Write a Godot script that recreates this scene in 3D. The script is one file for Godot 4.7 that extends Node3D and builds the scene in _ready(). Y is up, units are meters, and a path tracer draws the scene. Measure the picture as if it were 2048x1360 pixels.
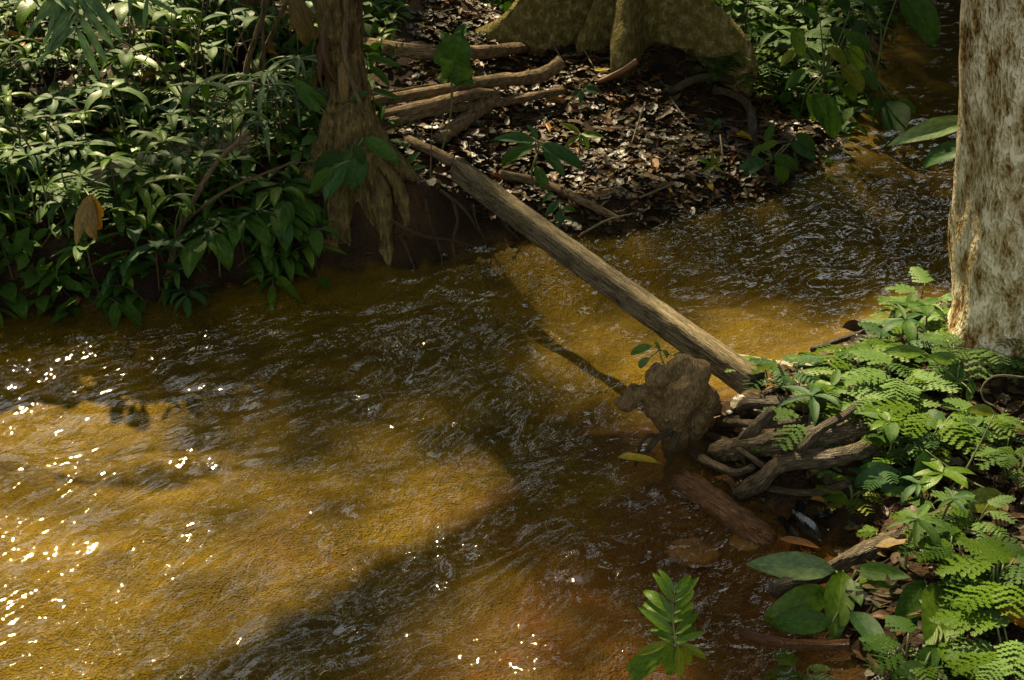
extends Node3D
# A shallow tannin-stained stream in a rainforest: a squared timber laid from bank to bank, roots, litter, seedlings and ferns.

const STREAM := [Vector2(-9.000, -3.200), Vector2(-5.000, -4.700), Vector2(-2.321, -5.656), Vector2(-1.604, -5.788), Vector2(-1.321, -6.010), Vector2(-0.936, -6.169), Vector2(-0.405, -6.267), Vector2(-0.163, -6.493), Vector2(0.197, -6.637), Vector2(0.592, -6.712), Vector2(1.030, -7.079), Vector2(1.518, -7.359), Vector2(1.987, -8.091), Vector2(2.442, -9.318), Vector2(2.873, -10.663), Vector2(3.344, -11.973), Vector2(4.600, -15.500), Vector2(7.000, -22.000), Vector2(9.500, -22.000), Vector2(6.300, -15.500), Vector2(4.723, -11.570), Vector2(3.818, -9.318), Vector2(2.770, -7.039), Vector2(2.142, -5.949), Vector2(1.731, -5.546), Vector2(1.431, -5.300), Vector2(1.191, -5.058), Vector2(0.884, -4.799), Vector2(0.710, -4.592), Vector2(0.741, -4.399), Vector2(0.739, -4.184), Vector2(0.914, -3.968), Vector2(1.099, -3.800), Vector2(1.099, -3.655), Vector2(0.964, -3.467), Vector2(0.986, -3.222), Vector2(0.954, -2.960), Vector2(1.000, -2.200), Vector2(1.100, 0.500), Vector2(1.300, 3.500), Vector2(-9.000, 3.500)]
const FAR_END := 18
const RIGHT_END := 40
const BAR := Vector2(1.111, -5.858)
const MOUND := Vector2(1.050, -9.300)
const SUN := Vector3(0.26, -0.79, 0.555)          # the way the sunlight travels

var rng := RandomNumberGenerator.new()
var taken := {}
var M := {}
var leaf_mesh := {}
var soft := FastNoiseLite.new()
var rough := FastNoiseLite.new()
var banks := PackedVector2Array()


# ---------------------------------------------------------------- small helpers
func R(a: float, b: float) -> float:
	return rng.randf_range(a, b)

func numbered(called: String) -> String:
	if not taken.has(called):
		taken[called] = 0
		return called
	taken[called] += 1
	return "%s_%03d" % [called, taken[called]]

func tag(o: Node3D, label: String, category: String, group := "", kind := "") -> Node3D:
	o.set_meta("label", label)
	if category: o.set_meta("category", category)
	if group: o.set_meta("group", group)
	if kind: o.set_meta("kind", kind)
	return o

func thing(called: String, label: String, category: String, at := Vector3.ZERO, group := "") -> Node3D:
	var o := Node3D.new()
	o.name = numbered(called)
	add_child(o)
	o.position = at
	return tag(o, label, category, group)

func part(parent: Node, called: String, mesh: Mesh, mat: Material, xf := Transform3D()) -> MeshInstance3D:
	var o := MeshInstance3D.new()
	o.name = called
	o.mesh = mesh
	o.material_override = mat
	o.transform = xf
	parent.add_child(o, true)
	return o

func single(called: String, mesh: Mesh, mat: Material, xf: Transform3D, label: String, category: String, group := "") -> MeshInstance3D:
	var o := part(self, numbered(called), mesh, mat, xf)
	tag(o, label, category, group)
	return o

func grid(pts: PackedVector3Array, uvs: PackedVector2Array, rows: int, cols: int, tint := PackedColorArray()) -> ArrayMesh:
	var idx := PackedInt32Array()
	for i in rows - 1:
		for j in cols - 1:
			var a := i * cols + j
			idx.append_array([a, a + cols, a + cols + 1, a, a + cols + 1, a + 1])
	return indexed(pts, uvs, idx, tint)

func indexed(pts: PackedVector3Array, uvs: PackedVector2Array, idx: PackedInt32Array, tint := PackedColorArray()) -> ArrayMesh:
	var a := []
	a.resize(Mesh.ARRAY_MAX)
	a[Mesh.ARRAY_VERTEX] = pts
	if uvs.size(): a[Mesh.ARRAY_TEX_UV] = uvs
	if tint.size(): a[Mesh.ARRAY_COLOR] = tint
	a[Mesh.ARRAY_INDEX] = idx
	var raw := ArrayMesh.new()
	raw.add_surface_from_arrays(Mesh.PRIMITIVE_TRIANGLES, a)
	var st := SurfaceTool.new()
	st.create_from(raw, 0)
	st.generate_normals()
	return st.commit()

func smooth_path(p: Array, n: int) -> PackedVector3Array:
	var c := Curve3D.new()
	for i in p.size():
		var before: Vector3 = p[maxi(i - 1, 0)]
		var after: Vector3 = p[mini(i + 1, p.size() - 1)]
		var t := (after - before) / 6.0
		c.add_point(p[i], -t, t)
	c.bake_interval = 0.02
	var out := PackedVector3Array()
	for i in n:
		out.append(c.sample_baked(c.get_baked_length() * i / (n - 1.0), true))
	return out

# A round, uneven, tapering limb along a path; uv is in metres along and turns around.
func tube(p: Array, r0: float, r1: float, sides := 8, rings := 10, knob := 0.12, scale_uv := 1.0) -> ArrayMesh:
	var path := smooth_path(p, rings)
	var pts := PackedVector3Array()
	var uvs := PackedVector2Array()
	var t := (path[1] - path[0]).normalized()
	var n := t.cross(Vector3(0.3, 1, 0.21)).normalized()
	var run := 0.0
	var s := R(0, 100)
	for i in rings:
		t = (path[mini(i + 1, rings - 1)] - path[maxi(i - 1, 0)]).normalized()
		n = (n - t * n.dot(t)).normalized()
		var b := t.cross(n)
		if i: run += path[i].distance_to(path[i - 1])
		var r := lerpf(r0, r1, i / (rings - 1.0))
		for j in sides + 1:
			var a := TAU * j / sides
			var d := n * cos(a) + b * sin(a)
			var k := 1.0 + knob * (soft.get_noise_3d(d.x * 1.3 + s, d.y * 1.3 + run * 5.0, d.z * 1.3) * 2.0 + rough.get_noise_3d(d.x + s, run * 9.0, d.z) * 0.8)
			pts.append(path[i] + d * r * k)
			uvs.append(Vector2(j / float(sides) * maxf(1.0, roundf(r0 * 12.0)), run * scale_uv))
	var idx := PackedInt32Array()
	var cols := sides + 1
	for i in rings - 1:
		for j in sides:
			var a := i * cols + j
			idx.append_array([a, a + cols, a + cols + 1, a, a + cols + 1, a + 1])
	for e in [0, rings - 1]:
		var c := pts.size()
		pts.append(path[e])
		uvs.append(Vector2(0.5, run * e))
		for j in sides:
			var a: int = e * cols + j
			idx.append_array([c, a, a + 1] if e == 0 else [c, a + 1, a])
	return indexed(pts, uvs, idx)

# ---------------------------------------------------------------- textures
func noise_map(seed_at: int, freq: float, w: int, h: int, oct := 4, kind := FastNoiseLite.TYPE_SIMPLEX_SMOOTH, sx := 1.0, sy := 1.0) -> PackedByteArray:
	var n := FastNoiseLite.new()
	n.seed = seed_at
	n.frequency = freq
	n.noise_type = kind
	n.fractal_octaves = oct
	n.fractal_gain = 0.6
	n.domain_warp_enabled = true
	n.domain_warp_amplitude = 0.35 / freq
	n.domain_warp_frequency = freq * 0.8
	if kind == FastNoiseLite.TYPE_CELLULAR:
		n.cellular_return_type = FastNoiseLite.RETURN_DISTANCE
	var im := n.get_seamless_image(int(w / sx), int(h / sy))
	im.convert(Image.FORMAT_L8)
	im.resize(w, h, Image.INTERPOLATE_CUBIC)
	return im.get_data()

func blend(list: Array, gain := 1.0, bias := 0.0) -> PackedByteArray:
	var out := PackedByteArray()
	var n: int = list[0][0].size()
	out.resize(n)
	for i in n:
		var v := 0.0
		for l in list:
			v += l[0][i] * l[1]
		out[i] = clampi(int((v - 128.0) * gain + 128.0 + bias), 0, 255)
	return out

func ramp_tex(bytes: PackedByteArray, w: int, h: int, stops: Array) -> ImageTexture:
	var g := Gradient.new()
	g.offsets = PackedFloat32Array(stops.map(func(s): return s[0]))
	g.colors = PackedColorArray(stops.map(func(s): return s[1]))
	var lut := PackedByteArray()
	for i in 256:
		var c := g.sample(i / 255.0).linear_to_srgb()
		lut.append_array([c.r8, c.g8, c.b8])
	var out := PackedByteArray()
	out.resize(w * h * 3)
	for i in w * h:
		var k := bytes[i] * 3
		out[i * 3] = lut[k]
		out[i * 3 + 1] = lut[k + 1]
		out[i * 3 + 2] = lut[k + 2]
	return ImageTexture.create_from_image(Image.create_from_data(w, h, false, Image.FORMAT_RGB8, out))

func grey_tex(bytes: PackedByteArray, w: int, h: int) -> ImageTexture:
	return ImageTexture.create_from_image(Image.create_from_data(w, h, false, Image.FORMAT_L8, bytes))

func mat(albedo: Texture2D, height: Texture2D, relief: float, roughness: float, uv := Vector3.ONE, specular := 0.4) -> StandardMaterial3D:
	var m := StandardMaterial3D.new()
	m.albedo_texture = albedo
	m.roughness = roughness
	m.metallic_specular = specular
	m.uv1_scale = uv
	m.cull_mode = BaseMaterial3D.CULL_DISABLED
	if height:
		m.heightmap_enabled = true
		m.heightmap_texture = height
		m.heightmap_scale = relief
	return m

func lin(r: float, g: float, b: float) -> Color:
	return Color(r, g, b).linear_to_srgb()

func leaf_material(called: String, c: Color, glow: float, roughness: float, specular := 0.30) -> void:
	var m := mat(M.leaf_tex, M.leaf_height, 0.07, roughness, Vector3.ONE, specular)
	m.albedo_color = c.linear_to_srgb()
	if glow > 0.0:
		m.backlight_enabled = true
		m.backlight = Color(glow * 0.95, glow, glow * 0.35).linear_to_srgb()
	M[called] = m

func make_textures() -> void:
	var W := 512
	# leaf: pale midrib, side veins, mottling (u along the leaf, v across)
	var lw := 256
	var lh := 128
	var mott := noise_map(11, 0.03, lw, lh, 3)
	var lt := PackedByteArray()
	var lg := PackedByteArray()
	lt.resize(lw * lh * 3)
	lg.resize(lw * lh)
	for y in lh:
		for x in lw:
			var v := (y + 0.5) / lh * 2.0 - 1.0
			var u := x / float(lw)
			var side := absf(v)
			var wave := fposmod(u * 11.0 - side * 2.2, 1.0)
			var vein := clampf(1.0 - absf(wave - 0.5) * 9.0, 0.0, 1.0) * (1.0 - side * 0.6)
			var rib := clampf(1.0 - side * 22.0, 0.0, 1.0)
			var m := mott[y * lw + x] / 255.0
			var tone := 0.70 + 0.34 * m + 0.06 * vein
			var k := (y * lw + x) * 3
			lt[k] = clampi(int(235.0 * (tone * 0.93 + rib * 0.25)), 0, 255)
			lt[k + 1] = clampi(int(235.0 * (tone + rib * 0.16)), 0, 255)
			lt[k + 2] = clampi(int(235.0 * (tone * 0.9 + rib * 0.2)), 0, 255)
			lg[y * lw + x] = clampi(int(150.0 + 50.0 * sin(wave * TAU - PI / 2) * (1.0 - side * 0.5) - rib * 110.0 + (m - 0.5) * 60.0), 0, 255)
	M.leaf_tex = ImageTexture.create_from_image(Image.create_from_data(lw, lh, false, Image.FORMAT_RGB8, lt))
	M.leaf_height = grey_tex(lg, lw, lh)
	# pale blotched bark of the big trunk
	var a := noise_map(21, 0.016, W, W, 4)
	var b := noise_map(22, 0.05, W, W, 3, FastNoiseLite.TYPE_SIMPLEX_SMOOTH, 1.0, 2.0)
	var cells := noise_map(23, 0.045, W, W, 2, FastNoiseLite.TYPE_CELLULAR, 1.0, 1.7)
	var fine := noise_map(24, 0.12, W, W, 2)
	var patch := noise_map(25, 0.010, W, W, 6)
	var speck := noise_map(26, 0.07, W, W, 5)
	var v1 := blend([[patch, 0.55], [speck, 0.26], [cells, 0.12], [b, 0.14]], 2.3, 18.0)
	M.pale_bark = mat(ramp_tex(v1, W, W, [[0.0, Color(0.05, 0.022, 0.008)], [0.22, Color(0.16, 0.075, 0.024)], [0.38, Color(0.27, 0.18, 0.065)], [0.55, Color(0.38, 0.31, 0.15)], [0.78, Color(0.54, 0.46, 0.28)], [1.0, Color(0.68, 0.61, 0.43)]]), grey_tex(v1, W, W), 2.2, 0.85, Vector3(1, 1.0, 1), 0.25)
	# amber brown bark, ridged lengthwise
	var ridge := noise_map(31, 0.05, W, W, 3, FastNoiseLite.TYPE_SIMPLEX_SMOOTH, 1.0, 5.0)
	var v2 := blend([[ridge, 0.18], [a, 0.42], [cells, 0.22], [fine, 0.2]], 1.9)
	M.brown_bark = mat(ramp_tex(v2, W, W, [[0.0, Color(0.014, 0.009, 0.003)], [0.3, Color(0.050, 0.032, 0.009)], [0.55, Color(0.100, 0.072, 0.018)], [0.8, Color(0.175, 0.140, 0.038)], [1.0, Color(0.36, 0.31, 0.13)]]), grey_tex(v2, W, W), 1.6, 0.6, Vector3(1, 2.8, 1), 0.4)
	M.brown_bark.uv1_triplanar = true
	M.brown_bark.uv1_scale = Vector3(2.6, 1.5, 2.6)
	# mossy bark of the buttressed tree
	var v3 := blend([[a, 0.5], [cells, 0.2], [fine, 0.2], [b, 0.2]], 1.8)
	M.moss_bark = mat(ramp_tex(v3, W, W, [[0.0, Color(0.03, 0.022, 0.008)], [0.3, Color(0.10, 0.075, 0.020)], [0.55, Color(0.125, 0.105, 0.024)], [0.75, Color(0.21, 0.175, 0.052)], [1.0, Color(0.38, 0.33, 0.18)]]), grey_tex(v3, W, W), 2.0, 0.9, Vector3(1, 1, 1), 0.3)
	M.moss_bark.uv1_triplanar = true
	M.moss_bark.uv1_scale = Vector3(1.6, 1.6, 1.6)
	# weathered wood: long grain
	var grain := noise_map(41, 0.09, W, W, 4, FastNoiseLite.TYPE_SIMPLEX_SMOOTH, 8.0, 1.0)
	var grain2 := noise_map(42, 0.2, W, W, 3, FastNoiseLite.TYPE_SIMPLEX_SMOOTH, 4.0, 1.0)
	var v4 := blend([[grain, 0.35], [grain2, 0.32], [a, 0.25], [fine, 0.28]], 2.0)
	M.timber = mat(ramp_tex(v4, W, W, [[0.0, Color(0.014, 0.010, 0.004)], [0.3, Color(0.046, 0.034, 0.015)], [0.6, Color(0.100, 0.080, 0.040)], [1.0, Color(0.24, 0.20, 0.125)]]), grey_tex(v4, W, W), 0.6, 0.85, Vector3(1, 1, 1), 0.3)
	# grey-brown bark for branches (u around, v along: grain runs along v)
	var bark := noise_map(51, 0.07, W, W, 4, FastNoiseLite.TYPE_SIMPLEX_SMOOTH, 1.0, 4.0)
	var v5 := blend([[bark, 0.5], [a, 0.35], [fine, 0.25]], 1.8)
	var h5 := grey_tex(v5, W, W)
	M.branch = mat(ramp_tex(v5, W, W, [[0.0, Color(0.03, 0.018, 0.009)], [0.4, Color(0.12, 0.078, 0.036)], [0.7, Color(0.22, 0.16, 0.085)], [1.0, Color(0.36, 0.29, 0.18)]]), h5, 0.8, 0.85, Vector3(1, 1.5, 1), 0.3)
	M.root = mat(ramp_tex(v5, W, W, [[0.0, Color(0.014, 0.009, 0.005)], [0.4, Color(0.048, 0.034, 0.017)], [0.7, Color(0.10, 0.075, 0.038)], [1.0, Color(0.22, 0.18, 0.10)]]), h5, 0.8, 0.5, Vector3(1, 2, 1), 0.45)
	M.wet_root = mat(ramp_tex(v5, W, W, [[0.0, Color(0.03, 0.010, 0.003)], [0.5, Color(0.13, 0.05, 0.014)], [1.0, Color(0.30, 0.15, 0.05)]]), h5, 1.0, 0.35, Vector3(1, 2, 1), 0.5)
	M.pale_stick = mat(ramp_tex(v5, W, W, [[0.0, Color(0.12, 0.09, 0.05)], [0.5, Color(0.30, 0.25, 0.16)], [1.0, Color(0.52, 0.46, 0.34)]]), h5, 0.6, 0.85, Vector3(1, 1.5, 1), 0.3)
	M.stump = mat(M.branch.albedo_texture, h5, 1.0, 0.55, Vector3(4, 4, 4), 0.4)
	M.stump.albedo_color = Color(0.95, 0.92, 0.82)
	M.stump.uv1_triplanar = true
	M.stone = mat(ramp_tex(v5, W, W, [[0.0, Color(0.07, 0.025, 0.005)], [0.5, Color(0.20, 0.085, 0.012)], [1.0, Color(0.36, 0.18, 0.03)]]), h5, 0.8, 0.6, Vector3(3, 3, 3))
	M.stone.uv1_triplanar = true
	M.green_stem = StandardMaterial3D.new()
	M.green_stem.albedo_color = lin(0.085, 0.12, 0.028)
	M.green_stem.roughness = 0.55
	M.dark_stem = StandardMaterial3D.new()
	M.dark_stem.albedo_color = lin(0.075, 0.055, 0.025)
	M.dark_stem.roughness = 0.7
	# soil and stream bed: grain over vertex colours
	var v6 := blend([[fine, 0.45], [b, 0.35], [a, 0.3]], 1.5)
	M.ground = mat(ramp_tex(v6, W, W, [[0.0, Color(0.35, 0.34, 0.33)], [0.5, Color(0.72, 0.71, 0.70)], [1.0, Color(1, 1, 1)]]), grey_tex(v6, W, W), 2.2, 0.9, Vector3(1.4, 1.4, 1.4), 0.3)
	M.ground.uv1_triplanar = true
	M.ground.uv1_world_triplanar = true
	M.ground.vertex_color_use_as_albedo = true
	# living leaves
	leaf_material("green_mid", Color(0.070, 0.140, 0.020), 0.34, 0.60)
	leaf_material("green_dark", Color(0.038, 0.080, 0.018), 0.32, 0.55)
	leaf_material("green_blue", Color(0.060, 0.130, 0.046), 0.28, 0.55)
	leaf_material("green_lime", Color(0.135, 0.215, 0.022), 0.36, 0.42)
	leaf_material("green_yellow", Color(0.240, 0.250, 0.026), 0.46, 0.45)
	leaf_material("green_pale", Color(0.200, 0.270, 0.125), 0.30, 0.45)
	leaf_material("frond_green", Color(0.190, 0.290, 0.150), 0.40, 0.5)
	leaf_material("fern_green", Color(0.190, 0.290, 0.085), 0.36, 0.50)
	leaf_material("canopy_green", Color(0.055, 0.095, 0.022), 0.36, 0.45)
	# fallen leaves
	leaf_material("dead_brown", Color(0.105, 0.048, 0.018), 0.0, 0.6, 0.4)
	leaf_material("dead_tan", Color(0.26, 0.155, 0.065), 0.12, 0.65, 0.35)
	leaf_material("dead_dark", Color(0.045, 0.026, 0.013), 0.0, 0.45, 0.5)
	leaf_material("dead_rust", Color(0.24, 0.085, 0.020), 0.08, 0.5, 0.45)
	leaf_material("dead_orange", Color(0.55, 0.22, 0.016), 0.16, 0.5, 0.4)
	leaf_material("dead_yellow", Color(0.66, 0.40, 0.035), 0.18, 0.5, 0.4)
	leaf_material("dead_grey", Color(0.145, 0.115, 0.08), 0.0, 0.55, 0.5)
	leaf_material("wet_black", Color(0.016, 0.016, 0.017), 0.0, 0.16, 0.6)

# ---------------------------------------------------------------- leaves
# Unit leaf along +x, normal +y. w half width, droop turns the tip down, fold lifts the two halves, wave ripples the edge.
func make_leaf(w: float, droop: float, fold: float, wave: float, fat := 0.42, n := 7, half := 2, drip := 0.0) -> ArrayMesh:
	var pts := PackedVector3Array()
	var uvs := PackedVector2Array()
	var p := Vector3.ZERO
	for i in n + 1:
		var t := i / float(n)
		var bend := droop * t * t
		var dir := Vector3(cos(bend), -sin(bend), 0)
		if i: p += dir / n
		var prof := pow(sin(PI * pow(t, log(0.5) / log(fat))), 0.85) if t > 0.0 and t < 1.0 else 0.0
		if drip > 0.0 and t > 0.8: prof = lerpf(prof, 0.09 * (1.0 - t) / 0.2, drip)
		prof = maxf(prof, 0.02 if i < n else 0.0)
		var up := Vector3(sin(bend), cos(bend), 0)
		for j in half * 2 + 1:
			var s := (j - half) / float(half)
			var y := absf(s) * fold * prof * w + wave * w * absf(s) * sin(t * 13.0 + s * 1.4)
			pts.append(p + Vector3(0, 0, s * prof * w) + up * y)
			uvs.append(Vector2(t, s * 0.5 * maxf(prof, 0.15) + 0.5))
	return grid(pts, uvs, n + 1, half * 2 + 1)

# A deeply cut fern-like blade: toothed lobes left and right of a midrib, all in one surface.
func make_lobed(pairs: int, spread: float, droop: float, seed_at: int) -> ArrayMesh:
	var r := RandomNumberGenerator.new()
	r.seed = seed_at
	var pts := PackedVector3Array()
	var uvs := PackedVector2Array()
	var idx := PackedInt32Array()
	for k in pairs:
		var t := (k + 0.6) / (pairs + 0.4)
		for s in [-1.0, 1.0]:
			var ln: float = spread * sin(PI * pow(1.0 - t * 0.86, 1.15) * 0.62 + 0.12) * r.randf_range(0.85, 1.1)
			var at := Vector3(t * cos(droop * t * 0.5), -sin(droop * t * 0.5) * t, 0)
			var dir := Vector3(0.55 + t * 0.3, -0.18 * r.randf_range(0.3, 1.6), s).normalized()
			var side := Vector3(dir.z * s, 0.08, -dir.x * s)
			var teeth := 4
			var wide := 0.42 / pairs + 0.025
			var spine := []
			for q in teeth + 1:
				var f := q / float(teeth)
				spine.append(at + dir * ln * f + Vector3(0, -0.10 * f * f * ln, 0))
			for q in teeth:
				var f := q / float(teeth)
				var ww := wide * (1.0 - 0.55 * f) * r.randf_range(0.9, 1.2)
				var a: Vector3 = spine[q]
				var b: Vector3 = spine[q + 1]
				for e in [-1.0, 1.0]:
					var c0 := pts.size()
					var tip: Vector3 = a.lerp(b, 0.85) + side * ww * e + Vector3(0, 0.012, 0)
					pts.append_array([a, b, tip, a.lerp(b, 0.15) + side * ww * e * 0.75])
					uvs.append_array([Vector2(0.3, 0.56), Vector2(0.5, 0.56), Vector2(0.5, 0.9), Vector2(0.3, 0.85)])
					if e * s > 0: idx.append_array([c0, c0 + 3, c0 + 2, c0, c0 + 2, c0 + 1])
					else: idx.append_array([c0, c0 + 2, c0 + 3, c0, c0 + 1, c0 + 2])
	var c := pts.size()
	for k in 6:
		var t := k / 5.0
		var at := Vector3(t * cos(droop * t * 0.5), -sin(droop * t * 0.5) * t + 0.004, 0)
		var w := 0.014 * (1.2 - t)
		pts.append_array([at - Vector3(0, 0, w), at + Vector3(0, 0, w)])
		uvs.append_array([Vector2(t, 0.45), Vector2(t, 0.55)])
		if k: idx.append_array([c + k * 2 - 2, c + k * 2, c + k * 2 + 1, c + k * 2 - 2, c + k * 2 + 1, c + k * 2 - 1])
	return indexed(pts, uvs, idx)

func make_leaves() -> void:
	leaf_mesh.lance = [make_leaf(0.13, 0.7, 0.35, 0.05), make_leaf(0.15, 1.1, 0.25, 0.08), make_leaf(0.12, 0.3, 0.4, 0.04), make_leaf(0.14, 1.5, 0.3, 0.06)]
	leaf_mesh.oval = [make_leaf(0.21, 0.6, 0.25, 0.05), make_leaf(0.23, 1.0, 0.2, 0.07), make_leaf(0.19, 0.25, 0.3, 0.04)]
	leaf_mesh.drip = [make_leaf(0.24, 0.5, 0.2, 0.05, 0.38, 10, 2, 0.8), make_leaf(0.22, 0.9, 0.25, 0.06, 0.38, 10, 2, 0.8)]
	leaf_mesh.blade = [make_leaf(0.06, 0.8, 0.4, 0.02, 0.35), make_leaf(0.055, 1.4, 0.4, 0.02, 0.35)]
	leaf_mesh.frill = [make_leaf(0.080, 0.25, 0.12, 0.26, 0.42, 18), make_leaf(0.072, 0.4, 0.12, 0.30, 0.42, 18)]
	leaf_mesh.maple = [make_leaf(0.42, 0.5, 0.15, 0.18, 0.36, 10)]
	leaf_mesh.curl = [make_leaf(0.22, 0.8, 0.6, 0.10), make_leaf(0.18, -0.8, 0.5, 0.12), make_leaf(0.22, 0.5, 1.2, 0.14), make_leaf(0.24, -0.3, 0.3, 0.10), make_leaf(0.20, 0.3, 0.2, 0.06)]
	leaf_mesh.lobed = [make_lobed(6, 0.42, 0.6, 3), make_lobed(5, 0.50, 0.9, 4), make_lobed(7, 0.38, 0.4, 5)]

func leaf_xf(a: Vector3, dir: Vector3, up: Vector3, size: float, wide := 1.0) -> Transform3D:
	var x := dir.normalized()
	var z := x.cross(up)
	if z.length() < 0.05: z = x.cross(Vector3(0.3, 0.2, 1))
	z = z.normalized()
	return Transform3D(Basis(x * size, z.cross(x) * size, z * size * wide), a)

func pick(kind: String) -> ArrayMesh:
	var l: Array = leaf_mesh[kind]
	return l[rng.randi() % l.size()]

func stem_mesh(a: Vector3, b: Vector3, r0: float, r1: float, bow := 0.12) -> ArrayMesh:
	var mid := a.lerp(b, 0.5) + Vector3(R(-bow, bow), R(0, bow), R(-bow, bow)) * a.distance_to(b)
	return tube([a, mid, b], r0, r1, 5, 6, 0.0)

# ---------------------------------------------------------------- plants
# One upright stem with leaves in whorls near its top.
func whorl(at: Vector3, h: float, size: float, n: int, kind: String, m: String, label: String, group := "", lean := Vector3.ZERO, called := "seedling") -> Node3D:
	var o := thing(called, label, "plant", at, group)
	var top := Vector3(R(-0.15, 0.15) * h, h, R(-0.15, 0.2) * h) + lean
	part(o, "stem", stem_mesh(Vector3(0, -0.03, 0), top, 0.004 + h * 0.006, 0.003), M.dark_stem if rng.randf() < 0.5 else M.green_stem)
	var turn := R(0, TAU)
	for k in n:
		var a := turn + TAU * k / n * (1.0 if n < 7 else 1.7) + R(-0.3, 0.3)
		var low := 0.0 if k < 6 else R(0.15, 0.5)
		var dir := Vector3(cos(a), R(-0.25, 0.35), sin(a))
		var s := size * R(0.75, 1.2)
		part(o, "leaf", pick(kind), M[m] if rng.randf() < 0.8 else M.green_mid, leaf_xf(top.lerp(Vector3.ZERO, low), dir, Vector3.UP, s, R(0.85, 1.15)))
	return o

# An arching stem with leaves in two rows.
func spray(at: Vector3, tip: Vector3, size: float, n: int, kind: String, m: String, label: String, group := "", called := "leafy_shoot") -> Node3D:
	var o := thing(called, label, "plant", at, group)
	var t := tip - at
	var path := smooth_path([Vector3(0, -0.03, 0), t * 0.5 + Vector3(0, 0.16 * t.length(), 0), t], 16)
	part(o, "stem", tube(Array(path), 0.005, 0.002, 5, 10, 0.0), M.dark_stem)
	for k in n:
		var f := 0.25 + 0.75 * k / (n - 1.0)
		var i := mini(int(f * 15.0), 14)
		var along := (path[i + 1] - path[i]).normalized()
		var side := along.cross(Vector3.UP).normalized() * (1.0 if k % 2 else -1.0)
		var dir := along * R(0.4, 0.8) + side * R(0.6, 1.0) + Vector3(0, R(-0.5, 0.1), 0)
		if k == n - 1: dir = along
		part(o, "leaf", pick(kind), M[m] if rng.randf() < 0.85 else M.green_mid, leaf_xf(path[i], dir, Vector3.UP, size * R(0.75, 1.15)))
	return o

# A plant whose leaves were read off one by one: each a pair of points, base and tip.
func posed(called: String, at: Vector3, leaves: Array, kind: String, mats: Array, label: String, group := "", wide := 1.0, r := 0.005, crown := -1.0) -> Node3D:
	var o := thing(called, label, "plant", at, group)
	var hub := Vector3.ZERO
	if crown >= 0.0:
		for l in leaves: hub += (l[0] - at) / leaves.size()
		hub.y = maxf(hub.y - crown, 0.03)
		part(o, "stem", stem_mesh(Vector3(0, -0.04, 0), hub, r * 1.3, r), M.green_stem)
	for i in leaves.size():
		var a: Vector3 = leaves[i][0] - at
		var d: Vector3 = leaves[i][1] - leaves[i][0]
		if hub.distance_to(a) > 0.02:
			part(o, "petiole" if crown >= 0.0 else "stem", stem_mesh(hub if crown >= 0.0 else Vector3(R(-0.02, 0.02), -0.04, R(-0.02, 0.02)), a, r, r * 0.6, 0.08), M.green_stem)
		var up := Vector3(R(-0.2, 0.2), 0.8, 0.75)
		part(o, "leaf", pick(kind), M[mats[i % mats.size()]], leaf_xf(a, d, up, d.length() * 1.06, wide))
	return o

# Fern with cut fronds spreading from one root.
func fern(at: Vector3, size: float, n: int, m: String, label: String, group := "", facing := Vector3(0, 0, 1), called := "lacy_fern") -> Node3D:
	var o := thing(called, label, "fern", at, group)
	var turn := atan2(facing.z, facing.x)
	for k in n:
		var a := turn + (k - (n - 1) * 0.5) * minf(5.2 / n, 1.1) + R(-0.2, 0.2)
		var out := Vector3(cos(a), 0, sin(a))
		var rise := R(0.35, 0.95)
		var foot := out * size * 0.35 + Vector3(0, size * rise, 0)
		part(o, "stalk", stem_mesh(Vector3(0, -0.03, 0), foot, 0.004, 0.0025), M.green_stem)
		part(o, "frond", pick("lobed"), M[m] if rng.randf() < 0.8 else M.green_lime, leaf_xf(foot, out + Vector3(0, R(0.0, 0.35), 0), Vector3.UP, size * R(0.8, 1.15)))
	return o

# Feather-shaped frond: rachis with paired leaflets; path is in the thing's own axes.
func feather(o: Node3D, path_in: Array, n: int, size: float, kind: String, m: String, thick := 0.006) -> void:
	var path := smooth_path(path_in, 24)
	var rib := part(o, "frond", tube(Array(path), thick, thick * 0.35, 5, 14, 0.0), M.green_stem)
	for k in n:
		var f := 0.22 + 0.76 * k / (n - 1.0)
		var i := clampi(int(f * 23.0), 1, 22)
		var along := (path[i + 1] - path[i - 1]).normalized()
		var flat := along.cross(Vector3(0.15, 0.75, 0.65)).normalized()
		var ln := size * (0.55 + 0.45 * sin(PI * clampf(f * 0.95, 0, 1)))
		for s in [-1.0, 1.0]:
			var dir: Vector3 = along * 0.75 + flat * s * (1.0 - f * 0.45) + Vector3(0, R(-0.1, 0.05), 0)
			part(rib, "leaflet", pick(kind), M[m], leaf_xf(path[i], dir, Vector3(0.1, 0.75, 0.65), ln * R(0.9, 1.08)))

# The phrase of the landmark nearest to p.
func near(p: Vector3, marks: Array) -> String:
	var best := 1e9
	var said := ""
	for m in marks:
		var d := Vector2(p.x - m[0].x, p.z - m[0].z).length()
		if d < best:
			best = d
			said = m[1]
	return said

# ---------------------------------------------------------------- terrain
func stream_distance(x: float, z: float) -> Vector2:
	var p := Vector2(x, z)
	var near_far := 1e9
	var near_right := 1e9
	for i in RIGHT_END - 1:
		if i == FAR_END - 1: continue
		var q := Geometry2D.get_closest_point_to_segment(p, banks[i], banks[i + 1])
		var d := p.distance_squared_to(q)
		if i < FAR_END: near_far = minf(near_far, d)
		else: near_right = minf(near_right, d)
	var d := sqrt(minf(near_far, near_right))
	return Vector2(-d if Geometry2D.is_point_in_polygon(p, banks) else d, 1.0 if near_right < near_far else 0.0)

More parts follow.
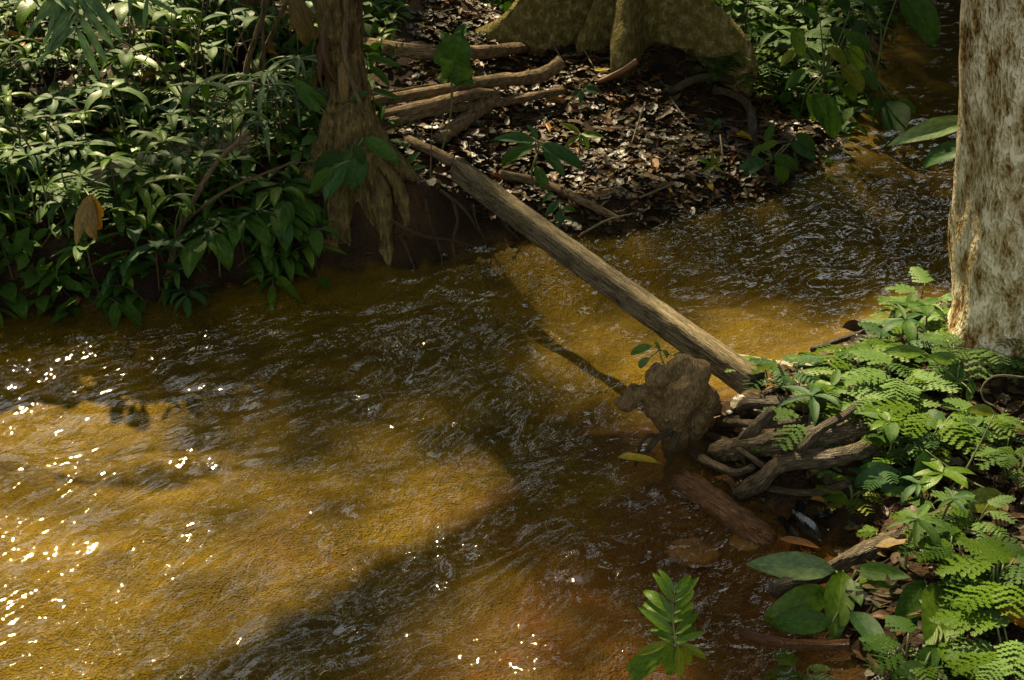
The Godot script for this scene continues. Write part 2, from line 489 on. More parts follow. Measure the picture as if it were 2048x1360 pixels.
func height_at(x: float, z: float, sd: Vector2) -> float:
	var d := sd.x
	var n := soft.get_noise_2d(x * 1.6, z * 1.6)
	var n2 := rough.get_noise_2d(x * 3.0, z * 3.0)
	if d < 0.0:
		return -0.03 - 0.20 * smoothstep(0.0, 0.55, -d) + 0.10 * exp(-(Vector2(x, z) - BAR).length_squared() / 0.12) + n * 0.03 * smoothstep(0.0, 0.3, -d) + n2 * 0.014
	var edge := smoothstep(0.02, 0.25, d)
	if sd.y > 0.5:
		return 0.09 * smoothstep(0.0, 0.2, d) + 0.26 * minf(d, 2.5) + (n * 0.04 + n2 * 0.02) * edge - 0.03 * (1.0 - smoothstep(0.0, 0.05, d))
	var k := smoothstep(-0.5, 0.25, x)
	var m := 0.30 * exp(-(Vector2(x, z) - MOUND).length_squared() / 0.7)
	return lerpf(0.30, 0.08, k) * smoothstep(0.0, 0.22, d) + lerpf(0.14, 0.11, k) * clampf(d - 0.1, 0.0, 7.0) + m * smoothstep(0.3, 1.2, d) + (n * 0.05 + n2 * 0.025) * edge - 0.03 * (1.0 - smoothstep(0.0, 0.05, d))

func gy(x: float, z: float) -> float:
	return height_at(x, z, stream_distance(x, z))

func on_ground(p: Vector3, lift := 0.0) -> Vector3:
	return Vector3(p.x, gy(p.x, p.z) + lift, p.z)

func on_water(p: Vector3) -> bool:
	return stream_distance(p.x, p.z).x < 0.0

func steps(a: float, b: float, fine: float, reach: float) -> PackedFloat32Array:
	var out := PackedFloat32Array()
	var x := a
	var g := fine
	var lowside := []
	while x > a - reach:
		lowside.append(x)
		g *= 1.35
		x -= g
	lowside.reverse()
	for v in lowside: out.append(v)
	x = a + fine
	while x < b:
		out.append(x)
		x += fine
	g = fine
	while x < b + reach:
		out.append(x)
		g *= 1.35
		x += g
	return out

func build_ground() -> void:
	var xs := steps(-3.9, 4.0, 0.045, 60.0)
	var zs := steps(-13.5, -2.6, 0.045, 60.0)
	zs.reverse()
	var pts := PackedVector3Array()
	var cols := PackedColorArray()
	for z in zs:
		for x in xs:
			var sd := stream_distance(x, z)
			pts.append(Vector3(x, height_at(x, z, sd), z))
			var n := soft.get_noise_2d(x * 1.1 + 40.0, z * 1.1)
			var n2 := rough.get_noise_2d(x * 4.0, z * 4.0 + 9.0)
			var n3 := soft.get_noise_2d(x * 0.55 - 20.0, z * 0.8)
			if sd.x < 0.0:
				# amber sand with rust-coloured gravel on the near right and dark leaf silt in patches
				var c := Color(0.215, 0.136, 0.0035).lerp(Color(0.150, 0.098, 0.003), clampf(0.5 + n * 1.2, 0, 1))
				var rust := smoothstep(-0.9, 0.3, x + n * 0.7 + n2 * 0.2) * smoothstep(-4.7, -3.9, z + n2 * 0.3)
				c = c.lerp(Color(0.15, 0.056, 0.007).lerp(Color(0.25, 0.115, 0.012), clampf(0.5 + n2 * 2.0, 0, 1)), rust)
				# leaf silt in scattered patches
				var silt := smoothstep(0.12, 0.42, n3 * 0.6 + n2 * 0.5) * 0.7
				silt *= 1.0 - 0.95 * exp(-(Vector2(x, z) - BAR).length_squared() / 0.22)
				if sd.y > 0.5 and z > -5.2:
					c = c.lerp(Color(0.125, 0.050, 0.009), smoothstep(-0.75, -0.15, sd.x + n * 0.5 + n2 * 0.5) * 0.8)  # bed turns darker brown towards the near right bank
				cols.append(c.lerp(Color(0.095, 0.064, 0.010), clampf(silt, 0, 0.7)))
			else:
				var c := Color(0.040, 0.025, 0.012).lerp(Color(0.022, 0.014, 0.008), clampf(0.5 + n * 1.5, 0, 1))
				cols.append(c.lerp(Color(0.085, 0.052, 0.024), clampf(n2 * 1.6, 0, 1)))
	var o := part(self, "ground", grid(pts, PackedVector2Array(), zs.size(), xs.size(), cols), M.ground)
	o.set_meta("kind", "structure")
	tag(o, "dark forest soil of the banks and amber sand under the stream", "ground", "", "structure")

func wave_height(x: float, z: float) -> float:
	# the current runs from the upper right to the lower left
	var u := (x * -0.80 + z * 0.60)
	var v := (x * 0.60 + z * 0.80)
	var w := soft.get_noise_2d(u * 1.3, v * 1.7) * 0.35
	var big := soft.get_noise_2d(u * 2.6 + 7.0, v * 5.0 + w)
	var mid := soft.get_noise_2d(u * 4.2 + w * 6.0, v * 8.5 - 31.0 + w * 4.0)
	var small := soft.get_noise_2d(u * 11.0 - 13.0 + w * 12.0, v * 24.0 + w * 10.0)
	var calm := 0.25 + 0.75 * smoothstep(-0.3, 0.35, soft.get_noise_2d(u * 0.7 + 90.0, v * 1.1))
	calm *= 0.35 + 0.65 * smoothstep(-8.5, -6.5, z)
	return (big * 0.016 + mid * 0.019 * calm + small * 0.0078 * calm)

func build_water() -> void:
	var pts := PackedVector3Array()
	var uvs := PackedVector2Array()
	var idx := PackedInt32Array()
	for band in [[-2.75, -8.2, 0.013, -2.75, 2.9], [-8.2, -16.0, 0.03, 1.2, 6.5]]:
		var step: float = band[2]
		var rows := int((band[0] - band[1]) / step) + 2
		var cols := int((band[4] - band[3]) / step) + 2
		var dist := {}
		var keep := PackedByteArray()
		var q := 8
		keep.resize((rows / q + 1) * (cols / q + 1))
		for bi in rows / q + 1:
			for bj in cols / q + 1:
				keep[bi * (cols / q + 1) + bj] = 1 if stream_distance(band[3] + (bj + 0.5) * q * step, band[0] - (bi + 0.5) * q * step).x < 0.16 + q * step else 0
		var at := PackedInt32Array()
		at.resize(rows * cols)
		at.fill(-1)
		for i in rows:
			for j in cols:
				if keep[(i / q) * (cols / q + 1) + j / q]:
					var x: float = band[3] + j * step
					var z: float = band[0] - i * step
					at[i * cols + j] = pts.size()
					pts.append(Vector3(x, wave_height(x, z), z))
					uvs.append(Vector2(x * -0.80 + z * 0.60, x * 0.60 + z * 0.80))
		for i in rows - 1:
			for j in cols - 1:
				var a := at[i * cols + j]
				var b := at[(i + 1) * cols + j]
				var c := at[(i + 1) * cols + j + 1]
				var d := at[i * cols + j + 1]
				if a >= 0 and b >= 0 and c >= 0 and d >= 0:
					idx.append_array([a, b, c, a, c, d])
	# the stream beyond the frame
	for r in [[-9.0, -2.75, -6.0, 3.5], [-2.75, 2.9, -2.75, 3.5], [5.0, 9.5, -22.0, -16.0]]:
		var c := pts.size()
		for z in [r[3], r[2]]:
			for x in [r[0], r[1]]:
				pts.append(Vector3(x, 0, z))
				uvs.append(Vector2(x * -0.80 + z * 0.60, x * 0.60 + z * 0.80))
		idx.append_array([c, c + 2, c + 3, c, c + 3, c + 1])
	var S := 1024
	var r1 := noise_map(71, 0.020, S, S, 3, FastNoiseLite.TYPE_SIMPLEX_SMOOTH, 2.0, 1.0)
	var r2 := noise_map(72, 0.055, S, S, 2, FastNoiseLite.TYPE_SIMPLEX_SMOOTH, 1.6, 1.0)
	var m := StandardMaterial3D.new()
	m.transparency = BaseMaterial3D.TRANSPARENCY_ALPHA
	m.albedo_color = Color(lin(0.10, 0.066, 0.004), 0.08)
	m.roughness = 0.02
	m.metallic_specular = 0.5
	m.cull_mode = BaseMaterial3D.CULL_DISABLED
	m.heightmap_enabled = true
	m.heightmap_texture = grey_tex(blend([[r1, 0.6], [r2, 0.4]]), S, S)
	m.heightmap_scale = 0.3
	m.uv1_scale = Vector3(0.45, 0.62, 1)
	M.water = m
	var o := part(self, "stream", indexed(pts, uvs, idx), m)
	tag(o, "shallow amber stream with fine ripples running past the banks", "stream", "", "structure")

# ---------------------------------------------------------------- trees
# Trunk as a lofted surface: lobes = [angle, reach, width, height] are the buttresses.
func loft_trunk(h: float, r0: float, r1: float, lobes: Array, lean: Vector3, rings := 40, sides := 48, uneven := 0.06, below := 0.25) -> ArrayMesh:
	var pts := PackedVector3Array()
	var uvs := PackedVector2Array()
	var s := R(0, 50)
	for i in rings:
		var t := pow(i / (rings - 1.0), 1.6)
		var y := -below + (h + below) * t
		for j in sides + 1:
			var a := TAU * j / sides
			var r := lerpf(r0, r1, clampf(y / h, 0, 1))
			for l in lobes:
				var da := absf(wrapf(a - l[0], -PI, PI))
				var fall := exp(-pow(da / l[2], 2.0))
				r += l[1] * fall * pow(clampf(1.0 - y / l[3], 0.0, 1.0), 1.9)
			r *= 1.0 + uneven * (soft.get_noise_3d(cos(a) * 0.9 + s, y * 1.6, sin(a) * 0.9) * 1.6 + rough.get_noise_3d(cos(a) * 1.3, y * 2.4 + s, sin(a) * 1.3) * 0.9)
			pts.append(Vector3(cos(a) * r, y, sin(a) * r) + lean * maxf(y, 0.0))
			uvs.append(Vector2(j / float(sides) * 3.0, y))
	var flipped := PackedVector3Array()
	var fuv := PackedVector2Array()
	for i in rings:
		for j in sides + 1:
			flipped.append(pts[i * (sides + 1) + sides - j])
			fuv.append(uvs[i * (sides + 1) + sides - j])
	return grid(flipped, fuv, rings, sides + 1)

func make_clump() -> ArrayMesh:
	var st := SurfaceTool.new()
	st.begin(Mesh.PRIMITIVE_TRIANGLES)
	var small := make_leaf(0.26, 0.5, 0.2, 0.0, 0.45, 3, 1)
	for k in 16:
		var p := Vector3(R(-1, 1), R(-0.7, 0.7), R(-1, 1)) * 0.30
		var d := Vector3(R(-1, 1), R(-0.7, 0.3), R(-1, 1))
		st.append_from(small, 0, leaf_xf(p, d, Vector3(R(-0.4, 0.4), 1, R(-0.4, 0.4)), R(0.16, 0.26)))
	return st.commit()

# How open the canopy is where its shade would fall at ground point p (1 = no leaves).
func openness(p: Vector2) -> float:
	for g in M.gaps:
		for o in [Vector2.ZERO, Vector2(0.2, 0), Vector2(-0.2, 0), Vector2(0, 0.2), Vector2(0, -0.2)]:
			if Geometry2D.is_point_in_polygon(p + o, g[0]): return g[1]
	var n := soft.get_noise_2d(p.x * 2.1 + 60.0, p.y * 1.5)
	return 0.94 if n > 0.30 else 0.15

func crown(o: Node3D, centre: Vector3, radii: Vector3, count: int) -> void:
	var places: Array[Transform3D] = []
	for k in int(count * 1.3):
		var d := Vector3(R(-1, 1), R(-1, 1), R(-1, 1))
		while d.length() > 1.0: d = Vector3(R(-1, 1), R(-1, 1), R(-1, 1))
		var w := o.position + centre + d * radii
		var keep := rng.randf()
		var spin := R(0, TAU)
		var size := R(0.8, 1.3)
		var ground := w + SUN * (w.y / -SUN.y)
		if keep < openness(Vector2(ground.x, ground.z)): continue
		if w.y < 2.6 and w.z > -13.5 and w.z < 3.0 and absf(w.x) < 5.0: continue
		places.append(Transform3D(Basis.from_euler(Vector3(R(-0.4, 0.4), spin, R(-0.4, 0.4))).scaled(Vector3.ONE * size), centre + d * radii))
	var mm := MultiMesh.new()
	mm.transform_format = MultiMesh.TRANSFORM_3D
	mm.mesh = M.clump
	mm.instance_count = places.size()
	for i in places.size(): mm.set_instance_transform(i, places[i])
	var c := MultiMeshInstance3D.new()
	c.name = "crown"
	c.multimesh = mm
	c.material_override = M.canopy_green
	c.set_meta("kind", "stuff")
	o.add_child(c, true)

func limbs(o: Node3D, from: Vector3, centre: Vector3, radii: Vector3, r: float, m: Material, n := 4) -> void:
	for k in n:
		var a := TAU * k / n + R(-0.4, 0.4)
		var to := centre + Vector3(cos(a) * radii.x * 0.7, R(-0.2, 0.5) * radii.y, sin(a) * radii.z * 0.7)
		part(o, "limb", tube([from - Vector3(0, 0.3, 0), from.lerp(to, 0.45) + Vector3(0, 0.3, 0), to], r, r * 0.25, 7, 8, 0.08), m)

func forest_tree(x: float, z: float, h: float, centre: Vector3, radii: Vector3, count: int, label: String) -> void:
	var o := thing("forest_tree", label, "tree", on_ground(Vector3(x, 0, z)), "forest trees round the stream")
	part(o, "trunk", loft_trunk(h, 0.17, 0.09, [], Vector3.ZERO, 12, 12, 0.05), M.moss_bark)
	limbs(o, Vector3(0, h, 0), centre, radii, 0.07, M.moss_bark)
	crown(o, centre, radii, count)


func _ready() -> void:
	rng.seed = 20
	soft.seed = 4
	soft.frequency = 1.0
	soft.noise_type = FastNoiseLite.TYPE_SIMPLEX_SMOOTH
	soft.fractal_octaves = 2
	rough.seed = 9
	rough.frequency = 1.0
	rough.fractal_octaves = 3
	banks = PackedVector2Array(STREAM)

	# camera, sky, sun, exposure
	var cam := Camera3D.new()
	cam.name = "camera"
	cam.fov = 28.0
	cam.near = 0.1
	cam.far = 300.0
	cam.position = Vector3(0, 2.5, 0)
	cam.rotation_degrees = Vector3(-25, 0, 0)
	add_child(cam)
	var env := Environment.new()
	env.background_mode = Environment.BG_SKY
	var sky := ProceduralSkyMaterial.new()          # humid white haze
	sky.sky_top_color = Color(0.79, 0.82, 0.83)
	sky.sky_horizon_color = Color(0.92, 0.92, 0.87)
	sky.ground_horizon_color = Color(0.30, 0.32, 0.26)
	sky.ground_bottom_color = Color(0.10, 0.10, 0.07)
	sky.sky_curve = 0.2
	sky.sky_energy_multiplier = 0.88
	env.sky = Sky.new()
	env.sky.sky_material = sky
	env.tonemap_mode = Environment.TONE_MAPPER_LINEAR
	env.tonemap_exposure = 2.85
	env.sdfgi_enabled = true
	env.ssao_enabled = true
	env.ssil_enabled = true
	var we := WorldEnvironment.new()
	we.name = "environment"
	we.environment = env
	add_child(we)
	var sun := DirectionalLight3D.new()
	sun.name = "sun"
	sun.light_energy = 1.6
	sun.light_color = Color(1.0, 0.91, 0.74)
	sun.light_angular_distance = 1.6
	sun.shadow_enabled = true
	sun.look_at_from_position(Vector3.ZERO, SUN)
	add_child(sun)

	make_textures()
	make_leaves()
	build_ground()
	build_water()
	build_trees()
	build_wood()
	build_hero_plants()
	build_undergrowth()
	build_litter()


func poly(l: Array) -> PackedVector2Array:
	return PackedVector2Array(l)

func build_trees() -> void:
	# where the sun reaches through the canopy, on the ground
	M.gaps = [
		[poly([Vector2(-3.02, -4.80), Vector2(-1.77, -4.93), Vector2(-0.86, -4.40), Vector2(0.10, -4.40), Vector2(-0.04, -4.22), Vector2(-0.51, -3.86), Vector2(-0.89, -3.50), Vector2(-1.09, -3.07), Vector2(-1.4, -2.4), Vector2(-3.4, -2.4)]), 0.997],
		[poly([Vector2(-0.41, -3.52), Vector2(-0.01, -3.81), Vector2(0.32, -3.74), Vector2(0.31, -3.37), Vector2(0.2, -2.7), Vector2(-0.3, -2.7)]), 0.985],
		[poly([Vector2(-1.23, -4.98), Vector2(-0.54, -5.02), Vector2(0.05, -4.98), Vector2(0.11, -4.56), Vector2(-0.77, -4.59)]), 0.80],
		[poly([Vector2(0.73, -5.81), Vector2(1.12, -6.24), Vector2(1.44, -5.86), Vector2(1.25, -5.58), Vector2(0.89, -5.58)]), 0.993],
		[poly([Vector2(-0.35, -6.85), Vector2(-0.17, -7.15), Vector2(1.06, -4.71), Vector2(0.89, -4.52)]), 0.93],
		[poly([Vector2(1.4, -5.6), Vector2(2.2, -5.6), Vector2(3.4, -3.4), Vector2(2.6, -3.0), Vector2(1.5, -4.4)]), 0.997],
		[poly([Vector2(1.60, -6.05), Vector2(2.14, -6.17), Vector2(2.07, -5.02), Vector2(1.71, -3.34), Vector2(1.29, -3.59), Vector2(0.76, -4.19), Vector2(0.53, -4.56), Vector2(0.58, -5.17), Vector2(0.91, -5.27)]), 0.992],
		[poly([Vector2(-3.92, -8.84), Vector2(-1.55, -9.21), Vector2(-0.96, -6.54), Vector2(-1.15, -5.69), Vector2(-1.56, -5.31), Vector2(-2.62, -5.02)]), 0.966],
		[poly([Vector2(-0.19, -7.99), Vector2(1.33, -8.59), Vector2(1.22, -7.30), Vector2(0.33, -6.83), Vector2(-0.12, -7.15)]), 0.965],
		[poly([Vector2(-0.22, -9.67), Vector2(1.83, -11.57), Vector2(1.41, -8.64), Vector2(-0.19, -7.99)]), 0.975],
		[poly([Vector2(-1.28, -8.67), Vector2(-0.78, -8.74), Vector2(-0.51, -6.38), Vector2(-0.89, -6.32)]), 0.975],
		[poly([Vector2(1.77, -11.72), Vector2(3.46, -12.65), Vector2(2.26, -7.85), Vector2(1.49, -7.21), Vector2(1.26, -7.76)]), 0.985],
		[poly([Vector2(0.73, -3.66), Vector2(1.57, -3.56), Vector2(2.2, -2.0), Vector2(0.6, -2.0)]), 0.990],
		[poly([Vector2(-2.14, -5.37), Vector2(-1.30, -5.31), Vector2(-1.16, -4.71), Vector2(-1.99, -4.80)]), 0.985],
	]
	M.clump = make_clump()
	# the flanged tree at the water's edge
	var c := on_ground(Vector3(-0.798, 0.330, -6.513))
	var t := thing("flanged_tree", "slender amber-brown tree with flared roots standing at the dark water edge", "tree", Vector3(c.x, c.y - 0.06, c.z))
	part(t, "trunk", loft_trunk(6.0, 0.10, 0.09, [[0.30, 0.14, 0.30, 0.50], [0.95, 0.10, 0.25, 0.42], [1.6, 0.09, 0.25, 0.40], [2.2, 0.10, 0.25, 0.40], [2.85, 0.13, 0.28, 0.45], [3.3, 0.30, 0.25, 0.45], [4.8, 0.3, 0.3, 0.5]], Vector3(-0.02, 0, -0.02), 120, 96, 0.26, 0.5), M.brown_bark)
	limbs(t, Vector3(-0.15, 5.9, -0.1), Vector3(-0.3, 7.0, -0.4), Vector3(2.2, 1.4, 2.2), 0.06, M.brown_bark)
	crown(t, Vector3(-0.3, 7.0, -0.4), Vector3(2.3, 1.5, 2.3), 300)
	part(t, "limb", tube([Vector3(0.0, 2.2, -0.05), Vector3(0.01, 3.0, -0.6), Vector3(-1.13, 4.4, -0.89), Vector3(-2.32, 6.0, -1.25)], 0.12, 0.17, 10, 18, 0.10), M.brown_bark)  # unseen limb, added and bent so its shadow bands the stream
	for k in 16:
		var a := R(-0.3, PI + 0.3)
		var y := R(0.55, 1.6)
		var foot := Vector3(cos(a) * 0.112 - 0.035 * y, y, sin(a) * 0.112 - 0.02 * y)
		part(t, "bark_strip", pick("blade"), M.dead_tan if k % 3 == 0 else M.dead_brown, leaf_xf(foot, Vector3(cos(a) * 0.25 + R(-0.15, 0.15), -1.0, sin(a) * 0.3), Vector3(cos(a), 0.1, sin(a)), R(0.14, 0.34), R(1.0, 1.9)))
	for q in [[0.22, 0.50, 0.070, 0.44], [0.62, 0.44, 0.052, 0.34], [1.02, 0.40, 0.062, 0.36], [1.42, 0.30, 0.045, 0.28], [1.82, 0.34, 0.060, 0.34], [2.3, 0.34, 0.050, 0.32], [2.75, 0.44, 0.066, 0.42], [3.2, 0.42, 0.05, 0.36]]:
		var d := Vector3(cos(q[0]), 0, sin(q[0])) * 0.9
		q[3] *= 0.72
		var bend := Vector3(-d.z, 0, d.x) * R(-0.10, 0.10)
		part(t, "flared_root", tube([d * 0.05 + Vector3(0, q[3] + 0.22, 0), d * 0.12 + Vector3(0, q[3], 0), d * q[1] * 0.45 + bend + Vector3(0, q[3] * 0.45, 0), d * q[1] * 0.66 + bend * 1.3 + Vector3(0, 0.0, 0), d * q[1] * 0.76 + bend + Vector3(0, -0.32, 0)], q[2] * 0.8, q[2] * 0.75, 10, 22, 0.30), M.brown_bark)
	part(t, "climbing_stem", tube([Vector3(-0.10, 1.7, 0.10), Vector3(-0.02, 1.25, 0.125), Vector3(0.03, 0.95, 0.13), Vector3(0.01, 0.72, 0.13), Vector3(0.09, 0.45, 0.16)], 0.016, 0.012, 7, 20, 0.1), M.branch)
	# the buttressed tree behind the litter bank
	c = on_ground(Vector3(0.828, 0.513, -9.279))
	t = thing("buttressed_tree", "mossy tree with broad buttress roots above the leaf litter", "tree", c)
	part(t, "trunk", loft_trunk(6.5, 0.30, 0.22, [[0.72, 0.62, 0.10, 1.0], [1.78, 0.48, 0.20, 0.9], [2.85, 0.90, 0.09, 0.95], [2.3, 0.35, 0.08, 0.6], [4.2, 0.6, 0.2, 1.2], [5.4, 0.6, 0.2, 1.2]], Vector3.ZERO, 90, 128, 0.14, 0.5), M.moss_bark)
	limbs(t, Vector3(0, 6.4, 0), Vector3(0, 7.6, 0), Vector3(2.5, 1.4, 2.5), 0.1, M.moss_bark)
	crown(t, Vector3(0, 7.6, 0), Vector3(2.4, 1.3, 2.4), 170)
	# the pale trunk on the near bank
	c = on_ground(Vector3(1.885, 0.292, -4.652))
	t = thing("pale_trunk_tree", "thick pale tree trunk with rust-brown blotches on the near bank", "tree", c)
	part(t, "trunk", loft_trunk(6.0, 0.225, 0.20, [[2.6, 0.10, 0.5, 0.35], [1.2, 0.08, 0.5, 0.3], [4.4, 0.12, 0.5, 0.4]], Vector3(-0.10, 0, 0.0), 110, 80, 0.075), M.pale_bark)
	limbs(t, Vector3(-0.2, 5.9, 0), Vector3(1.0, 7.0, 1.0), Vector3(2.2, 1.2, 2.2), 0.09, M.pale_bark)
	crown(t, Vector3(1.4, 7.0, 1.2), Vector3(2.2, 1.3, 2.2), 300)
	# trees beyond the frame: their crowns shade the stream and are what its surface mirrors
	for a in [[-4.6, -9.4, 6.4, 2.5], [-1.8, -9.0, 8.2, 2.0], [-2.4, -12.4, 6.6, 2.6], [-6.4, -6.6, 6.4, 2.6], [-6.6, -11.6, 7.0, 2.6], [-0.6, -14.6, 6.4, 2.0]]:
		forest_tree(a[0], a[1], a[2] - 0.8, Vector3(0, a[2], 0), Vector3(a[3], 1.5, a[3]), 360, "tall tree whose high crown overhangs the stream from the left bank")
	for a in [[3.6, -13.6, 7.4, 2.2], [6.4, -10.4, 7.2, 2.6], [6.0, -15.0, 8.4, 3.0], [7.0, -6.0, 7.6, 2.4]]:
		forest_tree(a[0], a[1], a[2] - 0.8, Vector3(0, a[2], 0), Vector3(a[3], 2.2, a[3]), 900, "tall tree with a high crown behind the far bank")
	for a in [[3.8, -5.2, 7.6, 2.4], [4.4, -8.2, 7.8, 2.4], [3.6, -1.8, 7.6, 2.4], [-4.4, -2.4, 7.4, 2.4], [0.4, -1.0, 8.4, 2.6], [-0.6, -3.6, 9.0, 2.4], [0.9, -5.4, 9.6, 2.2]]:
		forest_tree(a[0] + (1.6 if absf(a[0]) < 1.0 else 0.0), a[1] + (2.0 if absf(a[0]) < 1.0 else 0.0), a[2] - 0.8, Vector3(-1.6 if absf(a[0]) < 1.0 else 0.0, a[2], -2.0 if absf(a[0]) < 1.0 else 0.0), Vector3(a[3], 1.6, a[3]), 560, "tall tree with a high crown behind the viewer's side of the stream")
	for a in [[1.2, -17.0, 7.4, 2.6], [-2.8, -16.4, 7.4, 2.8], [-0.8, -19.0, 9.6, 3.0]]:
		forest_tree(a[0], a[1], a[2] - 0.8, Vector3(0, a[2], 0), Vector3(a[3], 2.2, a[3]), 330, "tall airy tree far behind the branch pile")
	for a in [[-6.4, -0.4, 7.0, 2.8], [-8.0, -4.2, 7.6, 2.8], [7.2, -2.0, 7.4, 2.8], [6.6, -7.8, 5.5, 2.4]]:
		forest_tree(a[0], a[1], a[2] - 0.8, Vector3(0, a[2], 0), Vector3(a[3], 2.4, a[3]), 700 if a[1] < -1.0 else 380, "tall tree standing back from the stream outside the view")
	for a in [[4.2, -18.5], [6.4, -19.5], [8.6, -16.5], [9.8, -13.0], [2.4, -20.0], [0.2, -18.5]]:
		forest_tree(a[0], a[1], 2.6, Vector3(0, 3.0, 0), Vector3(2.3, 2.9, 1.8), 900, "bushy tree closing the view upstream")
	for k in 15:
		var a := -PI / 2 + (k - 7) * 0.33
		var d := 11.0 + 2.5 * (k % 2)
		var low := k > 3 and k < 11
		forest_tree(cos(a) * d * 0.95, -6.0 + sin(a) * d, 2.4 if low else 4.2, Vector3(0, 2.5 if low else 4.6, 0), Vector3(2.7, 2.3 if low else 4.2, 2.2), 900 if low else 1500, "forest tree leafy to the ground standing behind the banks")

func log_thing(called: String, p: Array, r0: float, r1: float, m: String, label: String, category := "branch", group := "", sides := 10, rings := 18, knob := 0.14) -> Node3D:
	var base: Vector3 = p[0]
	var local := []
	for v in p: local.append(v - base)
	return single(called, tube(local, r0, r1, sides, rings, knob, 1.0), M[m], Transform3D(Basis(), base), label, category, group)

func squared_beam() -> void:
	var a := Vector3(-0.279, 0.360, -6.644)
	var b := Vector3(0.936, 0.130, -4.665)
	var ax := (b - a).normalized()
	var side := ax.cross(Vector3.UP).normalized()
	var up := side.cross(ax).normalized()
	var hw := 0.037
	var hh := 0.058
	var ring := []
	var n := 5
	for e in [[-1, -1, 1, 0], [1, -1, 0, 1], [1, 1, -1, 0], [-1, 1, 0, -1]]:
		for k in n:
			var f: float = [0.05, 0.28, 0.5, 0.72, 0.95][k] * 2.0
			ring.append(Vector2(e[0] + e[2] * f, e[1] + e[3] * f))
	var rows := 80
	var ln := a.distance_to(b)
	var pts := PackedVector3Array()
	var uvs := PackedVector2Array()
	for i in rows:
		var t := i / (rows - 1.0)
		var sag := -0.012 * sin(PI * t)
		for j in ring.size() + 1:
			var q: Vector2 = ring[j % ring.size()]
			var corner := minf(absf(q.x), absf(q.y))
			var wear := 1.0 - 0.07 * pow(corner, 6.0)
			var w := 1.0 + 0.03 * soft.get_noise_3d(q.x, q.y, t * ln * 2.2) + 0.035 * rough.get_noise_3d(q.x * 2.0, q.y * 2.0, t * ln * 7.0)
			w -= 0.10 * pow(corner, 4.0) * clampf(rough.get_noise_2d(t * ln * 5.0, q.x * 3.0 + q.y) * 2.0, 0, 1)
			pts.append(side * q.x * hw * wear * w + up * (q.y * hh * wear * w + sag) + ax * (t * ln + (0.0 if i else R(-0.012, 0.012))))
			uvs.append(Vector2(t * ln * 0.55, j / float(ring.size()) * 1.0))
	var idx := PackedInt32Array()
	var cols := ring.size() + 1
	for i in rows - 1:
		for j in cols - 1:
			var v := i * cols + j
			idx.append_array([v, v + cols + 1, v + cols, v, v + 1, v + cols + 1])
	for e in [0, rows - 1]:
		var c0 := pts.size()
		pts.append(ax * ln * e / (rows - 1.0))
		uvs.append(Vector2(0.1, 0.1))
		for j in cols - 1:
			var v: int = e * cols + j
			idx.append_array([c0, v + 1, v] if e == 0 else [c0, v, v + 1])
	single("squared_timber", indexed(pts, uvs, idx), M.timber, Transform3D(Basis(), a), "long weathered squared timber lying across the stream from bank to bank", "timber")

